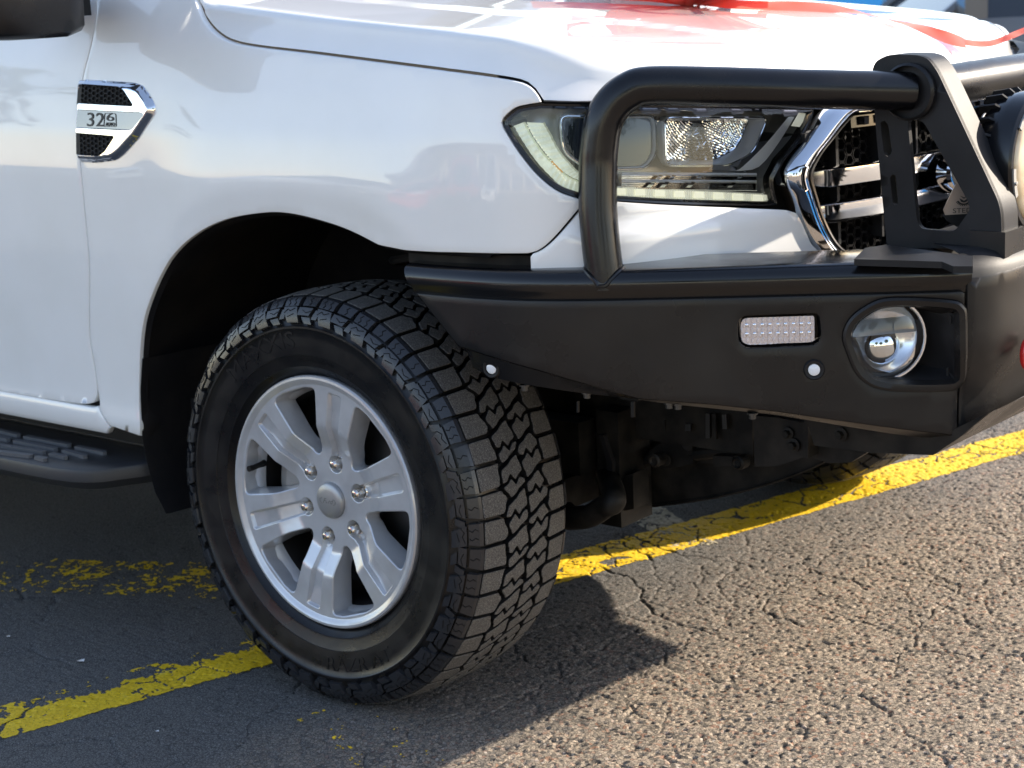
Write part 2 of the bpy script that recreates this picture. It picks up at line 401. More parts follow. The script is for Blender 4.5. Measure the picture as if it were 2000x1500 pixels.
def axis(lo, hi, d, lo2, hi2, d2, far):
    a = list(np.arange(lo, hi+1e-9, d)); s = d2; x = lo
    L = []
    while x > lo2: x -= d2; L.append(x)
    while x > -far: s *= 1.35; x -= s; L.append(x)
    s = d2; x = a[-1]; Rr = []
    while x < hi2: x += d2; Rr.append(x)
    while x < far: s *= 1.35; x += s; Rr.append(x)
    return np.array(L[::-1]+a+Rr)
GX = axis(-.15, 1.28, .0030, -1.3, 1.6, .009, 160); GY = axis(-.42, 2.55, .0033, -.8, 2.9, .009, 160)
X, Y = np.meshgrid(GX, GY, indexing='ij')
fade = sm(3.5, 2.9, Y)*sm(-1.6, -1.1, X)*sm(2.1, 1.6, X)*sm(-1.2, -.7, Y)
H = height(X, Y, fade)
def grid_mesh(name, X, Y, Z, m, keep=None):
    nx, ny = X.shape; co_ = np.stack([X, Y, Z], -1).reshape(-1, 3).astype(np.float32)
    i = np.arange(nx*ny).reshape(nx, ny); q = np.stack([i[:-1, :-1], i[1:, :-1], i[1:, 1:], i[:-1, 1:]], -1).reshape(-1, 4)
    if keep is not None: q = q[keep.reshape(-1)]
    me = bpy.data.meshes.new(name); me.vertices.add(len(co_)); me.vertices.foreach_set('co', co_.ravel())
    me.loops.add(q.size); me.loops.foreach_set('vertex_index', q.ravel().astype(np.int32))
    me.polygons.add(len(q)); me.polygons.foreach_set('loop_start', np.arange(0, q.size, 4, dtype=np.int32))
    me.polygons.foreach_set('loop_total', np.full(len(q), 4, np.int32))
    me.update(); me.validate()
    if keep is not None:
        bm = bmesh.new(); bm.from_mesh(me); bmesh.ops.delete(bm, geom=[v for v in bm.verts if not v.link_faces], context='VERTS'); bm.to_mesh(me); bm.free()
    me.shade_smooth(); me.materials.append(m); o = bpy.data.objects.new(name, me); COL.objects.link(o); return o
am = mat('weathered_asphalt', (0.1, 0.1, 0.1), 0.85, spec=0.35); M['asphalt'] = am
n1 = noise(am, 190, 5, .7); n2 = noise(am, 520, 3, .6); n3 = noise(am, 2.2, 6, .6)
nn, ll, bb = nodes(am)
vor = N(am, 'ShaderNodeTexVoronoi'); vor.inputs['Scale'].default_value = 150; tc = N(am, 'ShaderNodeTexCoord'); ll.new(tc.outputs['Object'], vor.inputs['Vector'])
sep = N(am, 'ShaderNodeSeparateColor'); ll.new(vor.outputs['Color'], sep.inputs[0])
stone = ramp(am, sep.outputs[0], [(0.0, (0.07, 0.06, 0.05)), (0.25, (0.23, 0.192, 0.148)), (0.55, (0.335, 0.27, 0.20)), (0.8, (0.40, 0.32, 0.24)), (0.9, (0.25, 0.135, 0.085)), (1.0, (0.46, 0.40, 0.33))])
fine = ramp(am, n1.outputs[0], [(0.28, (0.58,)*3), (0.45, (0.92,)*3), (0.7, (1.15,)*3)])
ved = N(am, 'ShaderNodeTexVoronoi', feature='DISTANCE_TO_EDGE'); ved.inputs['Scale'].default_value = 150; ll.new(tc.outputs['Object'], ved.inputs['Vector'])
bind = ramp(am, ved.outputs[0], [(0.02, (0.40,)*3), (0.13, (1.0,)*3)])
mul0 = N(am, 'ShaderNodeMix', data_type='RGBA', blend_type='MULTIPLY'); mul0.inputs[0].default_value = 1; ll.new(fine.outputs[0], mul0.inputs[6]); ll.new(bind.outputs[0], mul0.inputs[7])
mul = N(am, 'ShaderNodeMix', data_type='RGBA', blend_type='MULTIPLY'); mul.inputs[0].default_value = 1
ll.new(stone.outputs[0], mul.inputs[6]); ll.new(mul0.outputs[2], mul.inputs[7])
# darker, greyer colour towards the back of the truck
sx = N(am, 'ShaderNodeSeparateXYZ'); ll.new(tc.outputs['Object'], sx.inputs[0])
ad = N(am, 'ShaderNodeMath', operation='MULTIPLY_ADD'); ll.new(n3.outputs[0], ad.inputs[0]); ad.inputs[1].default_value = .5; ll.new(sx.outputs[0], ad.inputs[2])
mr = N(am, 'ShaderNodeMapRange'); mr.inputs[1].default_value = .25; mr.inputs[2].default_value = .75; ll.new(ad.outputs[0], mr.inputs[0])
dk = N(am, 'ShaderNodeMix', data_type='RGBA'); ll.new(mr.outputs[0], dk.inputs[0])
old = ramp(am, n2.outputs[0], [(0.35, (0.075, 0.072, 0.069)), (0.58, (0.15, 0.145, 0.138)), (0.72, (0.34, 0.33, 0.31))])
rear_mul = N(am, 'ShaderNodeMix', data_type='RGBA', blend_type='MULTIPLY'); rear_mul.inputs[0].default_value = 1; ll.new(old.outputs[0], rear_mul.inputs[6]); ll.new(mul0.outputs[2], rear_mul.inputs[7]); ll.new(rear_mul.outputs[2], dk.inputs[6]); ll.new(mul.outputs[2], dk.inputs[7]); ll.new(dk.outputs[2], bb.inputs['Base Color'])
b1 = bump(am, n1.outputs[0], 0.6, 0.003); bump(am, n2.outputs[0], 0.45, 0.0014, b1)
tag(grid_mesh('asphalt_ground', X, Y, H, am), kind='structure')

# yellow bay line and older worn marks: thin skins of paint riding on the same relief, chipped where the surface broke
def paint_strip(name, P0, P1, width, m, wear, lift=.0011, cell=.0026, side_wear=0.0, seed=0, x0=0.0):
    P0 = np.array(P0); P1 = np.array(P1); L = np.linalg.norm(P1-P0); d = (P1-P0)/L; n = np.array([d[1], -d[0]])
    a = np.arange(0, L, cell); b = np.arange(-width/2, width/2, cell); A, B = np.meshgrid(a, b, indexing='ij')
    Xx = P0[0]+A*d[0]+B*n[0]; Yy = P0[1]+A*d[1]+B*n[1]
    Z = height(Xx, Yy)+lift
    u = (B/width)+.5         # 0 = far edge, 1 = near edge
    nz = .38*vnoise(Xx*60, Yy*60, 50+seed)+.37*vnoise(Xx*190, Yy*190, 51+seed)+.25*vnoise(Xx*14, Yy*14, 52+seed)
    edge = np.minimum(u, 1-u)*width
    rag = .004*vnoise(Xx*60, Yy*60, 53)+.004*vnoise(Xx*14, Yy*14, 54)
    k = (nz > wear+side_wear*(1-sm(.22, .55, u))*(1-.75*sm(.05, .25, Xx))*(.25+.75*sm(.9, .4, Yy)) * (.6+.8*vnoise(A*3, A*0, 55))) & (edge > rag) & (crack_depth(Xx, Yy) < .45)
    d1, d2, _ = worley(Xx*11+.35*vnoise(Xx*40, Yy*40, 57), Yy*11+.35*vnoise(Xx*40, Yy*40, 56), 58+seed)
    k &= (d2-d1 > .022) | (vnoise(Xx*9, Yy*9, 59) > .5)
    kf = k[:-1, :-1] & k[1:, 1:] & k[1:, :-1] & k[:-1, 1:]
    o = grid_mesh(name, Xx, Yy, Z, m, kf); tag(o, kind='structure'); return o
ym = M['yellow']; n1 = noise(ym, 30, 6); n2 = noise(ym, 300, 4)
r1 = ramp(ym, n1.outputs[0], [(0.3, (0.68, 0.43, 0.010)), (0.6, (0.80, 0.53, 0.012)), (0.85, (0.64, 0.50, 0.10))])
r2 = ramp(ym, n2.outputs[0], [(0.32, (0.25, 0.25, 0.25)), (0.42, (1, 1, 1))])
mm = N(ym, 'ShaderNodeMix', data_type='RGBA', blend_type='MULTIPLY'); mm.inputs[0].default_value = 1
ym.node_tree.links.new(r1.outputs[0], mm.inputs[6]); ym.node_tree.links.new(r2.outputs[0], mm.inputs[7])
ym.node_tree.links.new(mm.outputs[2], ym.node_tree.nodes['Principled BSDF'].inputs['Base Color']); bump(ym, n2.outputs[0], .4, .0012)
paint_strip('yellow_bay_line', (-.565, -.83), (.43, 2.765), .165, ym, .20, side_wear=.30)
paint_strip('worn_yellow_mark', (-1.35, .02), (-.62, .40), .24, ym, .54, seed=5)
paint_strip('worn_yellow_mark', (.02, -.04), (.36, -.16), .14, ym, .66, seed=9)
bm_ = M['beige']; vary(bm_, (0.30, 0.27, 0.19), (0.48, 0.42, 0.30), 40)
paint_strip('worn_beige_mark', (-.42, 1.40), (.06, 1.10), .12, bm_, .33, seed=3, lift=.0009)
# ------------------------------------------------------------------ the truck: body skins
truck = empty('pickup_truck')
tag(truck, 'white double cab pickup with black steel bull bar and red bow on its bonnet', 'pickup truck')
PLAN_R = [(-5.0, .02), (-3.4, .005), (-1.2, 0), (-.5, 0), (.2, 0), (.35, .008), (.44, .025), (.52, .07), (.58, .14), (.635, .25), (.69, .42), (.73, .55), (.765, .70), (.78, .93)]
PLAN = PLAN_R + [(x, YM2-y) for x, y in PLAN_R[::-1][1:]]
WC = np.array([0.0, 0.0, .372])
_zz = np.arange(.34, 1.42, .002)
_gg = np.interp(_zz, [.38, .42, .445, .465, .49, .53, .62, .80, .95, 1.03, 1.10, 1.16, 1.20, 1.26, 1.34], [.030, .012, .002, .002, .006, .0065, .005, .0, .002, .009, .020, .033, .044, .064, .095])
_k = np.exp(-.5*(np.arange(-12, 13)*.002/.0065)**2); _gg = np.convolve(np.pad(_gg, 12, mode='edge'), _k/_k.sum(), 'valid')
def g_body(u, z, bx):
    g = np.interp(z, _zz, _gg)
    side = sm(.50, .30, bx)
    r = np.hypot(bx, z-.372)
    ang = np.arctan2(z-.372, -bx)
    r_ = r-.030*sm(.0, -.35, bx)
    fl = (.0085*(1-sm(.583, .80, r_))-.0075*(1-sm(.515, .580, r_)))*sm(-.46, -.20, bx)*sm(.36, .20, bx)*sm(.45, .60, z)
    g = g-fl*side
    g = g+.005*np.exp(-((bx+.40)/.08)**2-((z-.86)/.16)**2)         # scoop behind the vent
    return g
body = Skin(PLAN, g_body)
# panel outlines traced from survey rays on the body side
SEAM = [(187, -70), (188, 0), (186, 45), (176, 95), (162, 150), (156, 200), (155, 260), (157, 318), (163, 390), (171, 470), (175, 540), (175, 650), (184, 712), (190, 755)]
ARCH = [(275, 853), (272, 780), (276, 660), (292, 590), (330, 510), (380, 460), (440, 430), (510, 417), (560, 417), (620, 430), (680, 450), (740, 480)]
SHUT = [(375, -70), (376, -25), (384, 10), (398, 42), (420, 66), (450, 82), (500, 92), (600, 104), (700, 117), (800, 130), (900, 143), (1000, 157), (1033, 168), (1049, 184), (1058, 200)]
HL_OUT = [(1058, 201), (1030, 205), (1005, 212), (984, 230), (980, 242), (990, 262), (1015, 300), (1050, 342), (1090, 373), (1132, 388)]
def smooth_px(P, n=5): return [tuple(p) for p in catmull(P, n)]
fender_px = smooth_px(SEAM)+[(193, 775), (194, 800), (215, 832)]+smooth_px(ARCH, 4)+[(790, 490), (870, 494), (960, 496)]+smooth_px([(1032, 496), (1055, 488), (1085, 462), (1140, 398)])+smooth_px(HL_OUT, 5)[::-1]+smooth_px(SHUT)[::-1]
fo = body.outline(fender_px)
body.panel(fo, step=.013, gap=.0007, r=.0022).obj('front_fender', 'paint', truck, mirror=True)
door_px = smooth_px(SEAM)+[(190, 775), (184, 787), (170, 791), (150, 790), (75, 779), (0, 766)]
do = body.outline(door_px); u0 = do[:, 0].min()
do = np.vstack([do, [(u0-.95, do[-1, 1]), (u0-.95, do[0, 1])]])
body.panel(do, step=.011, gap=.0011).obj('front_door', 'paint', truck, mirror=True)
# sill below the doors
uA = body.inv(190, 810)[0]
_f = body.outline([(191, 793), (193.6, 801), (214, 833)]); so_ = np.array([_f[2]+[0, -.003], _f[1], _f[0], (_f[0, 0]-.02, .4785), (uA-2.2, .4785), (uA-2.2, .425), (_f[2, 0]-.02, .425)]); body.panel(ccw(so_), gap=.0003, step=.02, e=.001).obj('sill', 'paint', truck, mirror=True)
# dark inner structure behind the shut lines
mb = MB()
us = np.linspace(body.s_at_x(-1.6), body.s_at_x(-.50), 16); us2 = np.linspace(body.s_at_x(-.50), body.s_at_x(.44), 24)
mb.loft([body.pt(us, np.full(16, z), .016) for z in np.linspace(.44, 1.2, 14)], False)
mb.loft([body.pt(us2, np.full(24, z), .035) for z in np.linspace(.93, 1.12, 8)], False)
mb.obj('inner_panel', 'dark', truck, mirror=True)

# bonnet: side lip, rounded shoulder, then the long top
sh = body.outline(smooth_px(SHUT, 4)); o_ = np.argsort(sh[:, 0]); sh = sh[o_]
hlt = body.outline([(1160, 203), (1300, 206), (1450, 209), (1590, 211)])
ush = np.concatenate([sh[:, 0], hlt[:, 0]]); zsh = np.concatenate([sh[:, 1], hlt[:, 1]])
uc = body.L[-1]/2                                  # centre line station
ush = np.append(ush, uc); zsh = np.append(zsh, 1.035)
crest_x = [-.95, -.3, .02, .30, .45, .56, .64, .72, .79]; crest_z = [1.325, 1.262, 1.226, 1.199, 1.180, 1.158, 1.135, 1.105, 1.075]
spx = [-.95, -.3, 0, .3, .5, .62, .70, .76]; spz = [1.345, 1.268, 1.236, 1.206, 1.180, 1.155, 1.125, 1.075]
def hood_fun(x, y):
    yy = min(1.0, abs(YC-y)/(YC-.09)); zc = np.interp(x, crest_x, crest_z); zs = np.interp(x, spx, spz)
    return float(zc+(zs-zc)*(1-yy**2.4)-.030*max(0, y-.09))
def bonnet(side):
    mb = MB()
    U = np.concatenate([np.linspace(sh[0, 0], sh[0, 0]+.06, 14)[:-1], np.linspace(sh[0, 0]+.06, uc, 120)])
    rows = []
    fy = (lambda y: y) if side == 0 else (lambda y: YM2-y)
    for u in U:
        z0 = float(np.interp(u, ush, zsh))+.0022
        bx = float(np.interp(u, body.L, body.P[:, 0]))
        nrm = np.array([np.interp(u, body.L, body.Nn[:, 0]), np.interp(u, body.L, body.Nn[:, 1])]); nrm /= np.linalg.norm(nrm)
        base = np.array([np.interp(u, body.L, body.P[:, 0]), np.interp(u, body.L, body.P[:, 1])])
        t = float(sm(.40, .62, bx)); gc = .088+.035*t+.05*float(sm(.66, .78, bx))
        cp = base+nrm*gc; cz = hood_fun(cp[0], fy(cp[1])); cz = max(cz, z0+.015)
        rr = min(.016+.05*t, (cz-z0)*.8); zw = cz-rr; gw = gc-rr*1.25
        zref = zw-.075
        def G(z):
            gb = float(body.g(np.array([u]), np.array([z]), np.array([bx]))[0]); k = float(np.clip((z-zref)/(zw-zref), 0, 1))**1.2
            return gb*(1-k)+gw*k
        g0 = G(z0)
        prof = [(g0+.012, z0+.0002), (g0+.0032, z0), (g0+.0008, z0+.001)]
        for q in np.linspace(0, 1, 12): z = max(zw-.125*(1-q), z0+.0035); prof.append((G(z), z))
        for a in np.linspace(0, math.pi/2, 9)[1:]: prof.append((gw+rr*1.25*(1-math.cos(a)), zw+rr*math.sin(a)))
        row = [np.array([*(base+nrm*g), z]) for g, z in prof]; pc = row[-1]
        q = (u-U[0])/(uc-U[0]); xs = float(np.interp(q, [0, .5, .75, .9, 1], [pc[0] if q < .5 else .1, .12, .42, .60, .66])); xs = min(xs, .66)
        if q < .5: xs = pc[0]*(1-q*2)+.12*q*2 if pc[0] > .12 else pc[0]
        sp = np.array([xs, YC, 0])
        off0 = pc[2]-hood_fun(pc[0], fy(pc[1]))
        for k in np.linspace(0, 1, 28)[1:]:
            p = pc+(sp-pc)*k; yv = fy(p[1])
            p[2] = hood_fun(p[0], yv)+off0*math.exp(-k*12)+.0045*float(sm(.50, .485, abs(YC-p[1])+.22*p[0]))*float(sm(.0, .12, k))*(1-float(sm(.5, .7, p[0])))
            row.append(p)
        rows.append(row)
    if side: rows = [[np.array([p[0], YM2-p[1], p[2]]) for p in r] for r in rows][::-1]
    mb.loft(rows, False); return mb
m_ = bonnet(0); m_b = bonnet(1); m_.add(m_b.v, m_b.f); m_.obj('bonnet', 'paint', truck, smooth=60)

# front bumper cover: the white infill under the head lamp
cover_px = smooth_px([(1036, 498), (1060, 488), (1090, 462), (1146, 399)])+[(1165, 392), (1300, 401), (1420, 406), (1530, 410), (1548, 416), (1560, 440), (1575, 475), (1600, 500)]
cv = body.outline(cover_px); cv = np.vstack([cv, [(cv[-1, 0]+.01, .74), (cv[0, 0], .74)]])
def g_cover(u, z, bx):
    return g_body(u, z, bx)-.012*sm(.895, .87, z)*sm(.50, .56, bx)+.008*sm(.80, .76, z)
cover = Skin(PLAN, g_cover)
cover.panel(cv, step=.012, gap=-.0004, r=.0016).obj('bumper_cover', 'paint', truck, mirror=True)
mb = MB(); uu = np.linspace(body.s_at_x(.40), uc, 30); mb.loft([body.pt(uu, np.full(30, z), .11) for z in (.70, .8, .9, 1.0, 1.08)], False); mb.obj('radiator_support', 'dark', truck, mirror=True)
mb = MB(); uu = np.linspace(body.s_at_x(.22), body.s_at_x(.52), 12)
mb.loft([body.pt(uu, np.full(12, z), e) for z, e in ((.845, .012), (.842, .03), (.80, .032), (.795, .10))], False)
for k in (3, 7, 10):
    p = body.pt(uu[k], .818, .028); mb.lathe([(0, .006), (.004, .006), (.006, 0)], p, (0, -1, 0), 10)
mb.obj('fender_bracket', 'steel', truck, mirror=True)

# ---- head lamp
def headlamp():
    hl = empty('headlight', (0, 0, 0), truck)
    px = smooth_px(HL_OUT, 5)+[(1200, 393), (1300, 399), (1400, 402), (1500, 404), (1522, 400), (1515, 372), (1512, 352), (1530, 318), (1562, 282), (1582, 250), (1594, 214), (1590, 210), (1450, 207), (1300, 205), (1160, 203)]
    o = body.outline(px); o = ccw(o)
    body.panel(o, gap=.003, depth=.004, r=.002, e=.003, step=.012).obj('lamp_lens', 'lens', hl, mirror=False)
    # black surround lip
    oo = resample(o, .008, True); a = inset(oo, .001); b = inset(oo, .0085); c = inset(oo, .012)
    mb = MB(); mb.loft([body.pt(a[:, 0], a[:, 1], .010), body.pt(a[:, 0], a[:, 1], .0025), body.pt(b[:, 0], b[:, 1], .0045), body.pt(b[:, 0], b[:, 1], .02)], True); mb.loft([body.pt(b[:, 0], b[:, 1], .02), body.pt(c[:, 0], c[:, 1], .09)], True, 1)
    V, F = fill(c, [], .03); mb.add(body.pt(V[:, 0], V[:, 1], .090), [tuple(f) for f in F], 1); mb.obj('lamp_housing', ['gloss_black', 'lamphouse'], hl)
    def pl(pts, e, n=4): return [body.pt(*body.inv(x, y, e), e) for x, y in smooth_px(pts, n)]
    # chrome bezels
    def bez(pts, e, w, name, m='silverpaint', deep=.03):
        q = ccw(np.array([body.inv(x, y, e) for x, y in pts])); q = resample(round_poly(q, .018, 6), .006, True)
        q2 = inset(q, w*.5); q3 = inset(q, w)
        mb = MB(); mb.loft([body.pt(q[:, 0], q[:, 1], e+.012), body.pt(q[:, 0], q[:, 1], e), body.pt(q2[:, 0], q2[:, 1], e-.003), body.pt(q3[:, 0], q3[:, 1], e), body.pt(inset(q3, .004)[:, 0], inset(q3, .004)[:, 1], e+deep)], True)
        mb.obj(name, m, hl)
        mb = MB(); P_ = body.pt(q2[:, 0], q2[:, 1], e-.004); mb.tube(list(P_)+[P_[0]], .0013, 6, caps=False); mb.obj(name+'_rim', 'chrome', hl); return q3
    e = .020
    qa = bez([(1090, 222), (1280, 222), (1284, 300), (1262, 332), (1150, 336), (1098, 300)], e, .006, 'projector_bezel')
    qb = bez([(1292, 226), (1500, 226), (1470, 300), (1420, 326), (1296, 326)], e, .005, 'reflector_bezel')
    # projector: dark glass ball in a bowl
    mb = MB(); V, F = fill(inset(qa, .001), [], .02); mb.add(body.pt(V[:, 0], V[:, 1], e+.004), [tuple(f) for f in F]); mb.obj('projector_bowl', 'window', hl)
    c = body.pt(*body.inv(1196, 282, .05), .05); d = (CAM-c)/np.linalg.norm(CAM-c); ax = np.array([.75, -.66, 0.])
    mb = MB(); mb.lathe([(.034*math.cos(a), .034*math.sin(a)*.7) for a in np.linspace(0, math.pi/2, 10)], c, ax, 32); mb.obj('projector_lens', 'window', hl)
    # reflector bowl with stepped ripples
    V, F = fill(inset(qb, .004), [], .0027)
    P = body.pt(V[:, 0], V[:, 1], e+.016); cc = body.inv(1390, 205, e)
    rad = np.hypot(V[:, 0]-cc[0], V[:, 1]-cc[1]); mb = MB()
    dep = .030*np.cos(np.clip(rad/.10, 0, 1.5))+.0022*np.abs(((rad/.0055) % 1)-.5)
    uu = V[:, 0]; nx = np.interp(uu, body.L, body.Nn[:, 0]); ny = np.interp(uu, body.L, body.Nn[:, 1])
    P[:, 0] += nx*dep; P[:, 1] += ny*dep; mb.add(P, [tuple(f) for f in F]); mb.obj('reflector_bowl', 'chrome', hl, smooth=20)
    for k, (x, y, s_) in enumerate([(1350, 262, .014), (1368, 285, .011), (1336, 290, .009)]):
        c = body.pt(*body.inv(x, y, e+.02), e+.018); mb = MB()
        for q in range(7): 
            a = rng.uniform(0, 6.28); dd = np.array([math.cos(a), math.sin(a)*.4, math.sin(a)]); mb.tube([c, c+dd*s_], [.0025, .0008], 5)
        mb.obj('bulb_shield', 'chrome', hl)
    # chrome blade rising to the inner corner, and its foot
    mb = MB(); A = pl([(1436, 333), (1450, 326), (1495, 282), (1540, 228)], .008, 3); B = pl([(1442, 334), (1482, 326), (1520, 280), (1552, 228)], .010, 3)
    mb.loft([A, B, [b+np.array([-.012, .008, 0]) for b in B]], False); mb.obj('chrome_blade', 'silverpaint', hl)
    mb = MB(); A = pl([(1384, 331), (1440, 334)], .009); B = pl([(1392, 322), (1440, 326)], .014); mb.loft([A, B], False); mb.obj('blade_foot', 'chrome', hl)
    # ribbed lower optic
    mb = MB(); rows = []
    for i, y in enumerate(np.linspace(338, 370, 22)):
        rows.append([body.pt(*body.inv(x, y+(x-1200)*.012, .016), .016+(.004 if i % 2 else 0)) for x in np.linspace(1215, 1480, 24)])
    mb.loft(rows, False); mb.obj('ribbed_optic', 'chrome', hl, smooth=10)
    for ya, yb_ in ((336, 340), (350, 353)):
        mb = MB(); mb.loft([pl([(1214, ya), (1340, ya+1), (1478, ya+2)], .011), pl([(1214, yb_), (1340, yb_+1), (1478, yb_+2)], .009), pl([(1214, yb_+3), (1340, yb_+4), (1478, yb_+5)], .015)], False); mb.obj('chrome_shelf', 'silverpaint', hl)
    for xa in (1262, 1288, 1340, 1420):
        mb = MB(); mb.loft([pl([(xa, 366), (xa+34, 334)], .012), pl([(xa+9, 366), (xa+42, 334)], .013)], False); mb.obj('chrome_web', 'chrome', hl)
    # daytime lamp strip with ribs and light blocks
    mb = MB(); n = 74; xs = np.linspace(1165, 1502, n*2+1); top = []; bot = []
    for i, x in enumerate(xs):
        y1 = np.interp(x, [1165, 1210, 1300, 1400, 1502], [362, 367, 371, 375, 381]); y2 = y1+np.interp(x, [1165, 1502], [20, 16])
        e_ = .013+(.0022 if i % 2 else 0); top.append(body.pt(*body.inv(x, y1, e_), e_)); bot.append(body.pt(*body.inv(x, y2, e_), e_))
    mb.loft([[p+np.array([-.010, .010, .001]) for p in top], top, bot], False); mb.obj('daytime_lamp', 'led', hl, smooth=10)
    for x in np.linspace(1212, 1480, 8):
        y1 = np.interp(x, [1165, 1210, 1300, 1400, 1502], [362, 367, 371, 375, 381])+7; mb = MB(); q = [body.pt(*body.inv(x+a, y1+b, .0118), .0118) for a, b in ((-9, -6), (9, -6), (11, 6), (-11, 6))]; mb.add(q, [(0, 3, 2, 1)]); mb.obj('lamp_cell', 'ledhot', hl)
    # pale green corner light guides
    gout = [(1003, 246), (1020, 275), (1045, 312), (1075, 345), (1100, 366), (1132, 376), (1170, 382)]
    gin = [(1022, 239), (1036, 268), (1060, 302), (1088, 330), (1108, 347), (1136, 358), (1170, 366)]
    gout2 = [(1028, 239), (1042, 268), (1066, 300), (1092, 328), (1112, 344), (1138, 354), (1170, 362)]
    gin2 = [(1060, 240), (1072, 262), (1090, 296), (1112, 322), (1126, 336), (1146, 346), (1172, 352)]
    for a, b, e1 in ((gout, gin, .015), (gout2, gin2, .018)):
        A = pl(a, e1, 6); B = pl(b, e1, 6); mb = MB()
        Q = [[A[i]*(1-t)+B[i]*t+np.array([0, .0012*(i % 2), 0]) for i in range(len(A))] for t in np.linspace(0, 1, 5)]
        mb.loft([[q+np.array([-.006, .012, 0]) for q in Q[0]]]+Q+[[q+np.array([-.006, .012, 0]) for q in Q[-1]]], False); mb.obj('light_guide', 'green', hl, smooth=20)
    for (x, y) in [(1030+3.55*k_, 245+5.6*k_-.012*k_*k_*2) for k_ in range(22)]:
        mb = MB(); c_ = body.pt(*body.inv(x, y, .0125), .0125); mb.lathe([(.0011, 0), (.0008, .001), (0, .0012)], c_, CAM-c_, 6); mb.obj('guide_dot', 'ledhot', hl)
    mb = MB(); A = pl([(1072, 318), (1092, 345)], .02); B = pl([(1082, 312), (1100, 336)], .02); mb.loft([A, B], False); mb.obj('amber_bulb', 'amber', hl)
    mb = MB(); A = pl([(1545, 246), (1560, 220)], .012); B = pl([(1562, 248), (1578, 222)], .012); mb.loft([A, B], False); mb.obj('lamp_label', 'led', hl)
    # black seal strip above the lamp
    mb = MB(); A = [body.pt(*body.inv(x, y, .004), .004) for x, y in [(1062, 198), (1100, 199), (1165, 199), (1300, 203), (1592, 206)]]
    B = [body.pt(*body.inv(x, y, .012), .012) for x, y in [(1062, 206), (1100, 208), (1165, 209), (1300, 210), (1592, 212)]]
    mb.loft([[p+np.array([-.02, .02, 0.004]) for p in A], A, B], False); mb.obj('seal_strip', 'plastic', hl)
    return hl
hl = headlamp()
hl2 = empty('headlight', (0, YM2, 0), truck)
for ch in list(hl.children):
    c = ch.copy(); COL.objects.link(c); c.parent = hl2
hl2.scale = (1, -1, 1)

